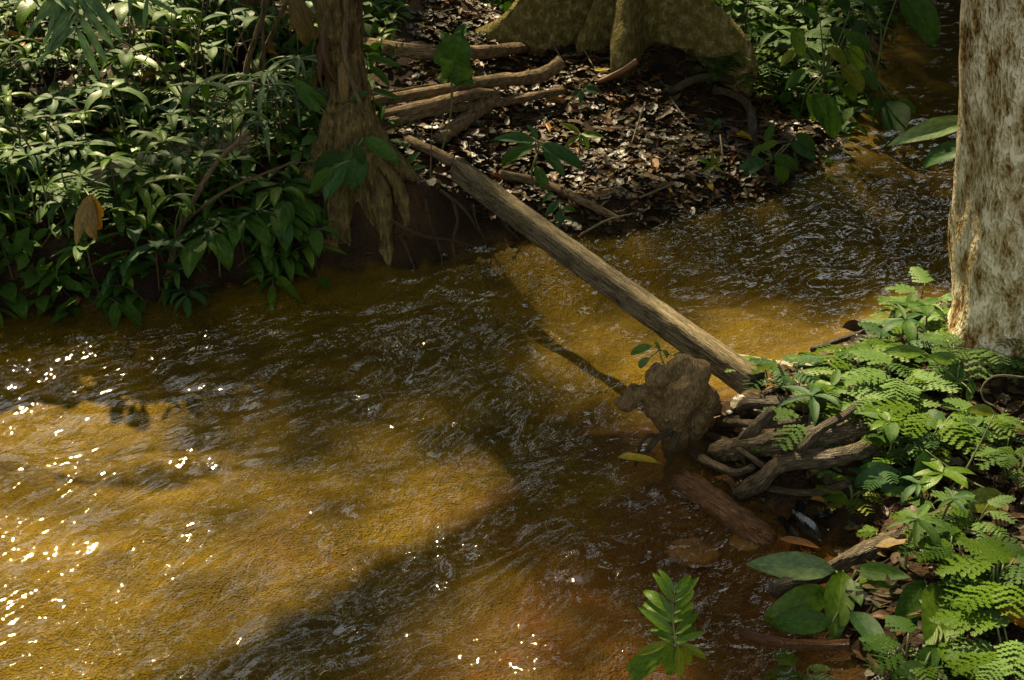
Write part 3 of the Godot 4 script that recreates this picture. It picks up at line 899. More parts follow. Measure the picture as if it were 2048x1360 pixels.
# Smoothly joined balls and capsules, meshed as surface nets.
func blob(caps: Array, cell: float, blend_r: float) -> ArrayMesh:
	var lo := Vector3.ONE * 1e9
	var hi := -lo
	for c in caps:
		for k in 2:
			lo = lo.min(c[k] - Vector3.ONE * (c[2 + k] + cell * 3.0))
			hi = hi.max(c[k] + Vector3.ONE * (c[2 + k] + cell * 3.0))
	var n := Vector3i(((hi - lo) / cell).ceil()) + Vector3i.ONE
	var f := PackedFloat32Array()
	f.resize(n.x * n.y * n.z)
	for z in n.z:
		for y in n.y:
			for x in n.x:
				var p := lo + Vector3(x, y, z) * cell
				var d := 1e3
				for c in caps:
					var ab: Vector3 = c[1] - c[0]
					var t := clampf((p - c[0]).dot(ab) / maxf(ab.length_squared(), 1e-6), 0.0, 1.0)
					var e: float = p.distance_to(c[0] + ab * t) - lerpf(c[2], c[3], t)
					var h := clampf(0.5 + 0.5 * (d - e) / blend_r, 0.0, 1.0)
					d = lerpf(d, e, h) - blend_r * h * (1.0 - h)
				d += soft.get_noise_3d(p.x * 9.0, p.y * 5.0, p.z * 9.0) * 0.016 + rough.get_noise_3d(p.x * 26.0, p.y * 12.0, p.z * 26.0) * 0.012
				f[(z * n.y + y) * n.x + x] = d
	var vid := {}
	var pts := PackedVector3Array()
	var idx := PackedInt32Array()
	var off := [0, 1, n.x, n.x + 1, n.x * n.y, n.x * n.y + 1, n.x * n.y + n.x, n.x * n.y + n.x + 1]
	for z in n.z - 1:
		for y in n.y - 1:
			for x in n.x - 1:
				var b := (z * n.y + y) * n.x + x
				var inside := 0
				for o in off: inside += 1 if f[b + o] < 0.0 else 0
				if inside == 0 or inside == 8: continue
				var s := Vector3.ZERO
				var cnt := 0
				for e in [[0, 1], [2, 3], [4, 5], [6, 7], [0, 2], [1, 3], [4, 6], [5, 7], [0, 4], [1, 5], [2, 6], [3, 7]]:
					var fa := f[b + off[e[0]]]
					var fb := f[b + off[e[1]]]
					if (fa < 0.0) != (fb < 0.0):
						var t := fa / (fa - fb)
						var pa := Vector3(e[0] & 1, (e[0] >> 1) & 1, e[0] >> 2)
						var pb := Vector3(e[1] & 1, (e[1] >> 1) & 1, e[1] >> 2)
						s += pa.lerp(pb, t)
						cnt += 1
				vid[b] = pts.size()
				pts.append(lo + (Vector3(x, y, z) + s / cnt) * cell)
	var sx := 1
	var sy := n.x
	var sz := n.x * n.y
	for b in vid:
		for ax in [[sx, sy, sz], [sy, sz, sx], [sz, sx, sy]]:
			var fa := f[b]
			var fb: float = f[b + ax[0]]
			if (fa < 0.0) == (fb < 0.0): continue
			if not (vid.has(b - ax[1]) and vid.has(b - ax[2]) and vid.has(b - ax[1] - ax[2])): continue
			var q := [vid[b], vid[b - ax[1]], vid[b - ax[1] - ax[2]], vid[b - ax[2]]]
			if fa < 0.0: idx.append_array([q[0], q[2], q[1], q[0], q[3], q[2]])
			else: idx.append_array([q[0], q[1], q[2], q[0], q[2], q[3]])
	var uvs := PackedVector2Array()
	for p in pts: uvs.append(Vector2(atan2(p.x, p.z) * 0.6, p.y * 1.4))
	return indexed(pts, uvs, idx)

func build_wood() -> void:
	squared_beam()
	# fallen wood on the far bank
	log_thing("fallen_branch", [Vector3(-0.768, 0.443, -7.041), Vector3(-0.445, 0.499, -7.233), Vector3(-0.070, 0.392, -7.802), Vector3(0.327, 0.344, -8.271)], 0.032, 0.024, "branch", "long slim fallen branch lying nearest the water in the branch pile")
	log_thing("fallen_branch", [Vector3(-0.760, 0.469, -7.161), Vector3(-0.468, 0.541, -7.178), Vector3(-0.236, 0.510, -7.525), Vector3(-0.113, 0.449, -7.800)], 0.036, 0.030, "branch", "pale fallen branch resting on top of the branch pile", "branch")
	log_thing("fallen_branch", [Vector3(-0.808, 0.481, -7.474), Vector3(-0.458, 0.536, -7.480), Vector3(-0.185, 0.518, -7.774), Vector3(0.173, 0.425, -8.319), Vector3(0.312, 0.500, -8.372)], 0.030, 0.045, "branch", "knotty fallen branch with a thick broken end pointing at the buttress roots")
	log_thing("fallen_log", [Vector3(-0.864, 0.628, -8.216), Vector3(-0.523, 0.603, -8.166), Vector3(-0.199, 0.539, -8.443), Vector3(0.085, 0.454, -8.924)], 0.050, 0.036, "branch", "dark fallen log lying behind the branch pile", "log")
	log_thing("fallen_log", [Vector3(-0.386, 0.391, -7.087), Vector3(-0.262, 0.398, -7.409), Vector3(-0.114, 0.422, -7.834)], 0.040, 0.055, "branch", "short thick log crossing under the branch pile", "log")
	log_thing("fallen_branch", [Vector3(-0.064, 0.229, -6.966), Vector3(0.178, 0.156, -7.015), Vector3(0.384, 0.123, -6.809), Vector3(0.566, 0.049, -6.744)], 0.026, 0.018, "branch", "straight stick lying beside the timber and dipping to the water")
	log_thing("fallen_branch", [Vector3(-0.552, 0.415, -6.969), Vector3(-0.424, 0.409, -6.811), Vector3(-0.308, 0.353, -6.776)], 0.024, 0.03, "branch", "short broken stick at the far end of the squared timber")
	log_thing("fallen_branch", [Vector3(-1.051, 0.474, -7.292), Vector3(-0.741, 0.512, -7.517), Vector3(-0.440, 0.528, -7.677)], 0.014, 0.012, "branch", "thin pale stick behind the flanged tree trunk")
	log_thing("fallen_log", [Vector3(-2.203, 0.408, -6.136), Vector3(-1.852, 0.458, -6.247), Vector3(-1.546, 0.497, -6.523), Vector3(-1.338, 0.470, -6.740)], 0.075, 0.055, "pale_stick", "tan fallen log half buried in leaves on the left bank", "log", "", 12, 24, 0.2)
	log_thing("surface_root", [Vector3(0.996, 0.279, -8.453), Vector3(1.133, 0.362, -8.445), Vector3(1.331, 0.335, -8.616), Vector3(1.566, 0.223, -8.837)], 0.022, 0.030, "root", "arched brown root on top of the earth mound", "root")
	log_thing("surface_root", [Vector3(1.269, 0.286, -8.494), Vector3(1.412, 0.257, -8.480), Vector3(1.485, 0.204, -8.320), Vector3(1.472, 0.095, -8.091)], 0.022, 0.032, "root", "hooked brown root bending down the end of the earth mound", "root")
	log_thing("fallen_branch", [Vector3(0.538, 0.343, -8.458), Vector3(0.676, 0.411, -8.442), Vector3(0.782, 0.483, -8.441)], 0.018, 0.024, "dead_rust", "reddish peeling stick at the foot of the buttress root")
	for w in [[[Vector3(0.983, 0.283, -8.324), Vector3(1.066, 0.222, -7.998), Vector3(1.180, 0.186, -8.072)], "bent thin pale twig on the dark earth mound"], [[Vector3(0.790, 0.356, -7.936), Vector3(0.693, 0.174, -7.673)], "thin dark root hanging down the earth mound"], [[Vector3(0.687, 0.099, -6.959), Vector3(0.871, 0.140, -7.065)], "straight pale twig at the water edge of the litter bank"], [[Vector3(0.352, 0.010, -6.626), Vector3(0.496, 0.073, -6.680), Vector3(0.683, 0.042, -6.882)], "thin twig trailing into the water beside the litter bank"], [[Vector3(1.154, 0.146, -7.668), Vector3(1.178, 0.162, -7.331), Vector3(1.195, 0.257, -7.595)], "small upright twig beside the yellow leaf"], [[Vector3(-0.040, 0.299, -7.553), Vector3(0.103, 0.253, -7.561), Vector3(0.437, 0.158, -7.343)], "thin twig lying across the litter bank"], [[Vector3(0.445, 0.493, -8.912), Vector3(0.514, 0.411, -8.635)], "short twig between the buttress roots"], [[Vector3(0.223, 0.504, -9.239), Vector3(0.340, 0.399, -8.683)], "forked pale twig leaning between the buttress roots"]]:
		log_thing("twig", w[0], 0.0065, 0.0045, "pale_stick", w[1], "twig", "", 5, 8, 0.1)
	# thin stems standing on the left bank
	var s := thing("leaning_sapling", "bare grey leaning stem rising from the water on the left", "sapling", Vector3(-1.636, 0.000, -5.846))
	part(s, "stem", tube([Vector3(0, -0.12, 0), Vector3(-1.575, 0.184, -5.900) - s.position, Vector3(-1.501, 0.369, -6.000) - s.position, Vector3(-1.383, 0.555, -6.100) - s.position, Vector3(-1.227, 0.689, -6.200) - s.position], 0.019, 0.010, 8, 20, 0.1), M.branch)
	part(s, "branch", tube([Vector3(-1.516, 0.320, -6.000) - s.position, Vector3(-1.413, 0.411, -5.950) - s.position, Vector3(-1.256, 0.519, -5.900) - s.position, Vector3(-0.953, 0.647, -5.900) - s.position], 0.009, 0.005, 6, 14, 0.1), M.branch)
	part(s, "branch", tube([Vector3(-1.556, 0.209, -5.900) - s.position, Vector3(-1.516, 0.387, -5.950) - s.position, Vector3(-1.516, 0.587, -6.000) - s.position], 0.007, 0.004, 6, 10, 0.1), M.branch)
	for k in [[Vector3(-1.453, 0.456, -7.266), Vector3(-1.460, 0.655, -7.400), Vector3(-1.396, 0.847, -7.400), Vector3(-1.311, 1.062, -7.400), Vector3(-1.273, 1.219, -7.400), "brown sapling trunk with a bend left of the dry palm leaf", 0.018], [Vector3(-1.454, 0.474, -7.406), Vector3(-1.435, 0.637, -7.700), Vector3(-1.341, 0.836, -7.700), Vector3(-1.237, 1.031, -7.700), Vector3(-1.172, 1.167, -7.700), "thin tan sapling leaning right towards the dry palm leaf", 0.016], [Vector3(-1.877, 0.493, -7.383), Vector3(-1.960, 0.618, -7.900), Vector3(-2.034, 0.793, -7.900), Vector3(-2.133, 0.936, -7.900), Vector3(-2.168, 1.133, -7.900), "thin dark sapling curving left behind the feathery frond", 0.012], [Vector3(-0.327, 0.551, -8.657), Vector3(-0.362, 0.426, -9.600), Vector3(-0.357, 0.530, -9.600), Vector3(-0.341, 0.634, -9.600), Vector3(-0.331, 0.838, -9.600), "slim pale green sapling trunk at the top behind the branch pile", 0.018], [Vector3(-1.514, 0.380, -6.657), Vector3(-1.566, 0.569, -6.900), Vector3(-1.482, 0.779, -6.900), Vector3(-1.458, 0.908, -6.900), Vector3(-1.452, 0.918, -6.900), "thin bare upright twig with a forked top among the left bank plants", 0.007], [Vector3(-0.410, 0.212, -6.456), Vector3(-0.415, 0.428, -6.750), Vector3(-0.399, 0.571, -6.800), Vector3(-0.316, 0.650, -6.800), Vector3(-0.308, 0.804, -6.800), "thread-thin seedling stem beside the flanged tree", 0.004]]:
		var o := thing("sapling", k[5], "sapling", on_ground(k[0]))
		part(o, "stem", tube([Vector3(0, -0.1, 0), k[1] - o.position, k[2] - o.position, k[3] - o.position, k[4] - o.position], k[6] * 1.15, k[6] * 0.7, 7, 18, 0.1), M.branch)
	for w in [[Vector3(-0.547, 0.152, -6.248), Vector3(-0.513, 0.072, -6.251), Vector3(-0.473, 0.000, -6.171)], [Vector3(-0.428, 0.290, -6.367), Vector3(-0.395, 0.196, -6.268), Vector3(-0.356, 0.051, -6.307), Vector3(-0.340, 0.000, -6.204)], [Vector3(-0.298, 0.252, -6.479), Vector3(-0.272, 0.169, -6.414), Vector3(-0.296, 0.058, -6.356), Vector3(-0.261, 0.000, -6.237)], [Vector3(-0.201, 0.194, -6.568), Vector3(-0.174, 0.119, -6.477), Vector3(-0.124, 0.010, -6.481)], [Vector3(-0.360, 0.298, -6.496), Vector3(-0.235, 0.209, -6.450), Vector3(-0.163, 0.053, -6.511)], [Vector3(-0.588, 0.247, -6.199), Vector3(-0.445, 0.172, -6.194), Vector3(-0.306, 0.103, -6.308), Vector3(-0.188, 0.001, -6.479)], [Vector3(-0.924, 0.162, -6.152), Vector3(-0.951, 0.068, -6.129), Vector3(-0.921, 0.000, -6.049)], [Vector3(-0.061, 0.157, -6.597), Vector3(-0.036, 0.094, -6.547), Vector3(0.041, 0.000, -6.580)]]:
		log_thing("hanging_root", w, 0.009, 0.004, "root", "thin root hanging down the dark bank beside the flanged tree", "root", "thin roots on the dark bank", 6, 14, 0.2)
	# roots and wood on the near bank
	log_thing("exposed_root", [Vector3(0.858, 0.102, -4.519), Vector3(0.872, 0.179, -4.432), Vector3(0.966, 0.218, -4.357), Vector3(1.096, 0.251, -4.306), Vector3(1.268, 0.275, -4.367), Vector3(1.474, 0.250, -4.667), Vector3(1.627, 0.202, -4.966)], 0.024, 0.029, "root", "long grey root with a rounded end beside the timber end", "root", "", 12, 30, 0.22)
	log_thing("exposed_root", [Vector3(0.795, 0.030, -4.308), Vector3(0.822, 0.147, -4.211), Vector3(0.867, 0.225, -4.196), Vector3(0.911, 0.268, -4.209)], 0.040, 0.016, "root", "thick stub root pointing up to the timber", "root", "", 12, 20, 0.25)
	log_thing("exposed_root", [Vector3(0.742, 0.022, -4.341), Vector3(0.864, 0.160, -4.152), Vector3(0.985, 0.220, -4.080), Vector3(1.098, 0.233, -4.100), Vector3(1.248, 0.222, -4.184)], 0.036, 0.050, "root", "thick barky root lying between the stub and the red leaf", "root", "", 12, 24, 0.25)
	log_thing("exposed_root", [Vector3(0.792, 0.000, -4.085), Vector3(0.850, 0.087, -4.031), Vector3(0.908, 0.164, -4.008), Vector3(0.996, 0.212, -3.965), Vector3(1.092, 0.231, -3.951), Vector3(1.255, 0.211, -4.062)], 0.027, 0.034, "root", "long bent root nearest the water, lowest of the root tangle", "root", "", 12, 30, 0.22)
	log_thing("exposed_root", [Vector3(1.216, 0.214, -4.429), Vector3(1.329, 0.251, -4.538), Vector3(1.477, 0.243, -4.749), Vector3(1.680, 0.202, -5.049)], 0.028, 0.024, "root", "root climbing towards the pale trunk behind the ferns", "root", "", 10, 20, 0.2)
	log_thing("exposed_root", [Vector3(1.087, 0.172, -4.591), Vector3(1.166, 0.210, -4.537), Vector3(1.276, 0.213, -4.615), Vector3(1.464, 0.189, -4.909)], 0.021, 0.021, "root", "brown root under the small seedling on the roots", "root", "", 10, 16, 0.2)
	log_thing("exposed_root", [Vector3(0.839, 0.110, -4.187), Vector3(0.877, 0.233, -4.058), Vector3(0.932, 0.238, -4.083), Vector3(0.987, 0.221, -4.185)], 0.006, 0.010, "root", "thin crooked rootlet crossing over the thick roots", "root", "", 7, 14, 0.2)
	for w in [[[Vector3(0.786, 0.039, -4.532), Vector3(0.828, 0.135, -4.362), Vector3(0.901, 0.219, -4.189), Vector3(1.037, 0.246, -4.184), Vector3(1.192, 0.251, -4.259)], 0.016, "thin dark root lying over the gap between the two upper roots"], [[Vector3(0.742, -0.016, -4.541), Vector3(0.776, 0.070, -4.350), Vector3(0.811, 0.138, -4.138), Vector3(0.869, 0.124, -4.060), Vector3(0.928, 0.043, -4.062)], 0.014, "thin dark root looping down to the water from the stub root"], [[Vector3(0.838, 0.027, -4.142), Vector3(0.914, 0.071, -3.999), Vector3(1.018, 0.100, -3.934), Vector3(1.130, 0.141, -3.931)], 0.016, "dark wet root below the long bent root"], [[Vector3(0.963, 0.240, -3.977), Vector3(1.030, 0.301, -4.005), Vector3(1.137, 0.300, -4.112), Vector3(1.261, 0.294, -4.271)], 0.018, "dark root slanting up under the ferns"], [[Vector3(0.945, 0.162, -4.528), Vector3(1.031, 0.212, -4.511), Vector3(1.121, 0.245, -4.427), Vector3(1.233, 0.233, -4.512)], 0.014, "thin root beside the pale branch"], [[Vector3(1.274, 0.000, -5.266), Vector3(1.400, 0.040, -5.275), Vector3(1.546, 0.050, -5.356), Vector3(1.596, 0.177, -5.104)], 0.014, "thin root trailing along the water towards the large fern"], [[Vector3(0.661, -0.020, -4.415), Vector3(0.712, 0.030, -4.255), Vector3(0.779, 0.067, -4.122), Vector3(0.841, 0.113, -4.095)], 0.018, "short dark root under the stump at the water"]]:
		log_thing("exposed_root", w[0], w[1], w[1] * 0.75, "root", w[2], "root", "", 8, 18, 0.25)
	log_thing("pale_branch", [Vector3(0.930, 0.030, -5.124), Vector3(1.061, 0.040, -5.042), Vector3(1.151, 0.173, -4.726), Vector3(1.307, 0.198, -4.744)], 0.020, 0.024, "pale_stick", "pale straight branch lying behind the timber end", "branch", "", 10, 16, 0.1)
	log_thing("sunken_log", [Vector3(0.604, -0.015, -4.202), Vector3(0.686, 0.000, -4.049), Vector3(0.807, -0.030, -3.921), Vector3(0.876, -0.080, -3.906)], 0.040, 0.050, "wet_root", "wet reddish log lying half sunk in the water below the roots", "log", "", 12, 20, 0.2)
	log_thing("mossy_log", [Vector3(0.805, 0.020, -3.491), Vector3(0.964, 0.030, -3.557), Vector3(1.134, 0.072, -3.633), Vector3(1.278, 0.183, -3.577), Vector3(1.379, 0.187, -3.657)], 0.026, 0.036, "root", "mossy log running along the lower near bank", "log", "", 12, 26, 0.18)
	log_thing("drift_stick", [Vector3(0.679, 0.000, -3.312), Vector3(0.784, 0.012, -3.242), Vector3(0.912, 0.015, -3.226), Vector3(0.980, 0.030, -3.211)], 0.013, 0.017, "wet_root", "thin wet stick at the water edge under the broad-leaved plant", "stick", "", 7, 12, 0.15)
	# the knobbly stump
	var b := Vector3(0.605, 0.000, -4.505)
	var st := thing("knobbly_stump", "knobbly brown root stump with a rounded head standing in the stream", "stump", b)
	part(st, "stump_body", blob([[Vector3(-0.085, 0.260, 0.090), Vector3(-0.085, 0.295, 0.100), 0.040, 0.046], [Vector3(-0.062, 0.137, 0.020), Vector3(-0.081, 0.219, 0.070), 0.05, 0.030], [Vector3(-0.160, 0.185, 0.000), Vector3(-0.186, 0.144, 0.000), 0.030, 0.036], [Vector3(-0.103, 0.199, 0.020), Vector3(-0.156, 0.189, 0.010), 0.036, 0.030], [Vector3(-0.019, 0.127, 0.000), Vector3(0.009, 0.148, -0.020), 0.075, 0.088], [Vector3(0.051, 0.205, -0.030), Vector3(0.075, 0.246, -0.040), 0.070, 0.058], [Vector3(-0.028, 0.246, -0.050), Vector3(0.038, 0.267, -0.060), 0.030, 0.045], [Vector3(0.085, 0.148, -0.050), Vector3(0.150, 0.086, -0.080), 0.062, 0.05], [Vector3(0.000, 0.086, 0.000), Vector3(0.013, -0.057, -0.020), 0.070, 0.045], [Vector3(0.103, 0.045, -0.060), Vector3(0.103, -0.068, -0.070), 0.05, 0.04]], 0.010, 0.016), M.stump)
	for p in [[Vector3(-0.013, 0.049, 0.050), Vector3(-0.066, 0.045, 0.090), Vector3(-0.103, 0.000, 0.100), Vector3(-0.156, -0.025, 0.110), Vector3(-0.205, -0.041, 0.110), 0.013], [Vector3(0.009, 0.045, 0.060), Vector3(-0.009, -0.006, 0.090), Vector3(-0.028, -0.068, 0.100), Vector3(-0.038, -0.088, 0.100), Vector3(-0.043, -0.109, 0.100), 0.010], [Vector3(-0.066, 0.045, 0.090), Vector3(-0.103, 0.057, 0.100), Vector3(-0.132, 0.025, 0.110), Vector3(-0.145, -0.057, 0.110), Vector3(-0.149, -0.068, 0.110), 0.008]]:
		part(st, "root_leg", tube([p[0], p[1], p[2], p[3], p[4]], p[5] * 1.2, p[5] * 0.6, 7, 16, 0.15), M.root)
	# sunken stones
	for k in [[Vector3(0.602, 0.000, -3.854), 0.08, "orange stone under the shallow water below the sunken log"], [Vector3(0.802, 0.000, -3.903), 0.07, "small orange stone under water at the end of the sunken log"]]:
		var g: Vector3 = k[0]
		var r: float = k[1]
		single("sunken_stone", blob([[Vector3(-r * 0.6, 0, 0), Vector3(r * 0.6, 0.0, 0.02), r * 0.42, r * 0.5], [Vector3(0, 0, -r * 0.3), Vector3(r * 0.2, 0, r * 0.3), r * 0.5, r * 0.4]], 0.014, 0.03), M.stone, Transform3D(Basis(), Vector3(g.x, -0.085, g.z)), k[2], "stone")

func build_hero_plants() -> void:
	# feathery frond hanging in at the top
	var p := on_ground(Vector3(-2.75, 0, -5.95))
	var o := thing("feather_palm", "blue-green feathery frond hanging from the upper edge with scalloped leaflets", "palm", p)
	part(o, "trunk", tube([Vector3(0, -0.1, 0), Vector3(0.03, 0.7, 0), Vector3(0.1, 1.25, 0.02)], 0.022, 0.016, 8, 10, 0.05), M.branch)
	feather(o, [Vector3(0.1, 1.22, 0.02), Vector3(-1.874, 1.557, -5.800) - p, Vector3(-1.808, 1.454, -5.750) - p, Vector3(-1.795, 1.351, -5.700) - p, Vector3(-1.819, 1.240, -5.660) - p], 17, 0.36, "frill", "frond_green", 0.007)
	feather(o, [Vector3(0.1, 1.2, 0.02), Vector3(-1.832, 1.572, -6.100) - p, Vector3(-1.715, 1.466, -6.100) - p, Vector3(-1.602, 1.377, -6.000) - p, Vector3(-1.568, 1.291, -6.000) - p], 9, 0.24, "frill", "frond_green", 0.006)
	# dry palm leaf
	p = on_ground(Vector3(-1.35, 0, -7.35))
	o = thing("dry_palm_leaf", "dry tan palm leaf hanging folded beside the flanged trunk", "palm leaf", p)
	part(o, "stalk", tube([Vector3(0, -0.05, 0), Vector3(0.02, 0.6, -0.02), Vector3(-1.165, 1.203, -7.200) - p], 0.012, 0.009, 6, 10, 0.05), M.branch)
	for q in [Vector3(-1.114, 0.876, -7.150), Vector3(-1.083, 0.804, -7.120), Vector3(-1.065, 0.744, -7.150), Vector3(-1.031, 0.835, -7.100), Vector3(-1.140, 0.949, -7.180), Vector3(-1.009, 0.876, -7.150), Vector3(-1.028, 0.966, -7.100)]:
		var d: Vector3 = q - Vector3(-1.153, 1.177, -7.200)
		part(o, "leaflet", pick("blade"), M.dead_tan, leaf_xf(Vector3(-1.153, 1.177, -7.200) - p, d, Vector3(R(-0.6, 0.6), 0.2, 1), d.length(), 1.6))
	# dead hanging leaves
	p = on_ground(Vector3(-1.994, 0.352, -6.192))
	posed("wilted_plant", p, [[Vector3(-1.824, 0.581, -5.608), Vector3(-1.898, 0.380, -5.531)], [Vector3(-1.814, 0.587, -5.590), Vector3(-1.829, 0.387, -5.476)], [Vector3(-1.811, 0.585, -5.596), Vector3(-1.785, 0.424, -5.511)], [Vector3(-1.844, 0.556, -5.667), Vector3(-1.908, 0.396, -5.649)], [Vector3(-1.811, 0.590, -5.576), Vector3(-1.820, 0.400, -5.526)], [Vector3(-1.809, 0.589, -5.580), Vector3(-1.788, 0.428, -5.605)]], "lance", ["dead_tan", "dead_tan", "dead_orange"], "wilted plant with a bunch of drooping tan leaves on the left bank", "", 1.0, 0.004, 0.02)
	# big-leaved shrub before the flanged tree
	posed("glossy_shrub", on_ground(Vector3(-0.882, 0.216, -6.321)), [[Vector3(-0.720, 0.684, -6.053), Vector3(-0.740, 0.413, -6.070)], [Vector3(-0.682, 0.701, -6.046), Vector3(-0.513, 0.603, -6.010)], [Vector3(-0.770, 0.603, -6.099), Vector3(-0.984, 0.500, -6.119)], [Vector3(-0.773, 0.583, -6.072), Vector3(-0.874, 0.437, -5.980)], [Vector3(-0.819, 0.567, -6.023), Vector3(-0.952, 0.438, -6.047)], [Vector3(-0.728, 0.675, -6.020), Vector3(-0.666, 0.575, -6.037)]], "oval", ["green_blue", "green_mid", "green_dark"], "glossy shrub with one large hanging leaf before the flanged tree", "", 1.0, 0.005, 0.04)
	posed("glossy_shrub", on_ground(Vector3(-0.946, 0.361, -6.714)), [[Vector3(-0.928, 0.711, -6.438), Vector3(-1.047, 0.881, -6.471)], [Vector3(-0.905, 0.744, -6.500), Vector3(-0.809, 0.722, -6.461)], [Vector3(-0.950, 0.757, -6.479), Vector3(-0.913, 0.665, -6.488)], [Vector3(-0.776, 0.770, -6.402), Vector3(-0.685, 0.837, -6.360)], [Vector3(-0.895, 0.727, -6.471), Vector3(-0.966, 0.827, -6.416)]], "oval", ["green_mid", "green_blue"], "small glossy shrub with spread leaves against the flanged trunk", "", 0.9, 0.004, 0.05)
	posed("slender_seedling", on_ground(Vector3(-0.383, 0.349, -7.007)), [[Vector3(-0.304, 0.780, -6.896), Vector3(-0.353, 0.869, -6.871)], [Vector3(-0.306, 0.772, -6.930), Vector3(-0.273, 0.998, -6.835)], [Vector3(-0.304, 0.771, -6.881), Vector3(-0.200, 0.823, -6.829)], [Vector3(-0.316, 0.789, -6.861), Vector3(-0.189, 0.762, -6.864)], [Vector3(-0.306, 0.750, -6.914), Vector3(-0.390, 0.778, -6.925)]], "maple", ["green_lime", "green_mid"], "tall thin seedling with broad toothed yellow-green leaves before the branch pile", "", 1.0, 0.004, 0.02)
	posed("slender_seedling", on_ground(Vector3(-0.307, 0.503, -8.392)), [[Vector3(-0.372, 0.564, -8.498), Vector3(-0.449, 0.658, -8.523)], [Vector3(-0.359, 0.570, -8.567), Vector3(-0.293, 0.702, -8.539)], [Vector3(-0.372, 0.564, -8.498), Vector3(-0.277, 0.614, -8.471)], [Vector3(-0.401, 0.567, -8.444), Vector3(-0.479, 0.562, -8.331)], [Vector3(-0.348, 0.587, -8.707), Vector3(-0.267, 0.621, -8.698)]], "oval", ["green_mid", "green_blue"], "dark leafy seedling at the foot of the pale green sapling", "", 1.2, 0.005, 0.04)
	posed("slender_seedling", on_ground(Vector3(-0.748, 0.420, -7.248)), [[Vector3(-0.750, 0.873, -6.918), Vector3(-0.566, 0.831, -6.898)], [Vector3(-0.751, 0.882, -6.880), Vector3(-0.856, 0.856, -6.901)], [Vector3(-0.732, 0.842, -6.852), Vector3(-0.600, 0.724, -6.893)], [Vector3(-0.727, 0.721, -6.875), Vector3(-0.851, 0.671, -6.819)], [Vector3(-0.730, 0.689, -6.948), Vector3(-0.577, 0.663, -6.896)], [Vector3(-0.780, 0.776, -6.913), Vector3(-0.857, 0.741, -6.897)]], "lance", ["green_mid", "green_lime"], "thin seedling with narrow leaves right of the flanged trunk", "", 0.9, 0.004, 0.04)
	posed("slender_seedling", on_ground(Vector3(-0.579, 0.239, -6.390)), [[Vector3(-0.567, 0.361, -6.624), Vector3(-0.470, 0.457, -6.655)], [Vector3(-0.557, 0.363, -6.658), Vector3(-0.637, 0.474, -6.600)], [Vector3(-0.565, 0.359, -6.590), Vector3(-0.435, 0.412, -6.548)]], "lance", ["green_mid"], "small seedling growing on the flared roots", "", 1.0, 0.004, 0.03)
	# seedlings on the litter bank
	posed("strap_leaved_plant", on_ground(Vector3(0.130, 0.133, -7.072)), [[Vector3(0.126, 0.413, -6.957), Vector3(-0.073, 0.479, -6.864)], [Vector3(0.144, 0.379, -7.016), Vector3(0.417, 0.264, -7.011)], [Vector3(0.122, 0.374, -6.998), Vector3(-0.090, 0.325, -6.923)], [Vector3(0.163, 0.339, -7.039), Vector3(0.297, 0.214, -6.977)], [Vector3(0.135, 0.415, -6.970), Vector3(0.099, 0.506, -6.935)], [Vector3(0.124, 0.253, -7.046), Vector3(0.203, 0.122, -6.932)]], "lance", ["green_blue", "green_blue", "green_mid"], "blue-green strap-leaved plant at the edge of the litter bank", "", 1.05, 0.006, 0.03)
	posed("litter_seedling", on_ground(Vector3(0.394, 0.162, -7.625)), [[Vector3(0.393, 0.259, -7.641), Vector3(0.282, 0.318, -7.640)], [Vector3(0.396, 0.265, -7.589), Vector3(0.516, 0.269, -7.534)], [Vector3(0.392, 0.245, -7.616), Vector3(0.304, 0.205, -7.571)], [Vector3(0.405, 0.263, -7.595), Vector3(0.449, 0.171, -7.585)]], "oval", ["green_yellow", "green_lime"], "yellow-green seedling on the litter behind the strap-leaved plant", "", 0.8, 0.004, 0.02)
	posed("litter_seedling", on_ground(Vector3(0.438, 0.260, -8.300)), [[Vector3(0.446, 0.338, -8.318), Vector3(0.562, 0.328, -8.332)], [Vector3(0.438, 0.332, -8.342), Vector3(0.484, 0.370, -8.351)], [Vector3(0.435, 0.335, -8.281), Vector3(0.420, 0.272, -8.244)], [Vector3(0.438, 0.327, -8.334), Vector3(0.361, 0.289, -8.336)]], "oval", ["green_blue"], "small blue-green seedling under the peeling stick", "", 1.1, 0.004, 0.02)
	posed("litter_seedling", on_ground(Vector3(0.279, 0.038, -6.759)), [[Vector3(0.248, 0.174, -6.701), Vector3(0.171, 0.098, -6.684)], [Vector3(0.264, 0.113, -6.759), Vector3(0.343, 0.097, -6.765)], [Vector3(0.251, 0.106, -6.741), Vector3(0.236, 0.035, -6.670)], [Vector3(0.277, 0.072, -6.720), Vector3(0.324, 0.059, -6.717)], [Vector3(0.212, 0.183, -6.794), Vector3(0.159, 0.147, -6.764)]], "oval", ["green_blue", "green_mid"], "low seedling between the timber and the straight stick", "", 1.0, 0.004, 0.03)
	posed("litter_seedling", on_ground(Vector3(1.137, 0.094, -7.407)), [[Vector3(1.139, 0.122, -7.439), Vector3(1.048, 0.191, -7.426)], [Vector3(1.139, 0.122, -7.439), Vector3(1.224, 0.153, -7.453)], [Vector3(1.139, 0.122, -7.439), Vector3(1.057, 0.113, -7.347)], [Vector3(1.139, 0.122, -7.439), Vector3(1.202, 0.104, -7.376)], [Vector3(1.139, 0.122, -7.439), Vector3(1.132, 0.218, -7.432)], [Vector3(1.139, 0.122, -7.439), Vector3(1.172, 0.202, -7.409)]], "lance", ["green_lime", "green_yellow"], "small star-shaped seedling near the yellow fallen leaves", "", 0.8, 0.004, 0.02)
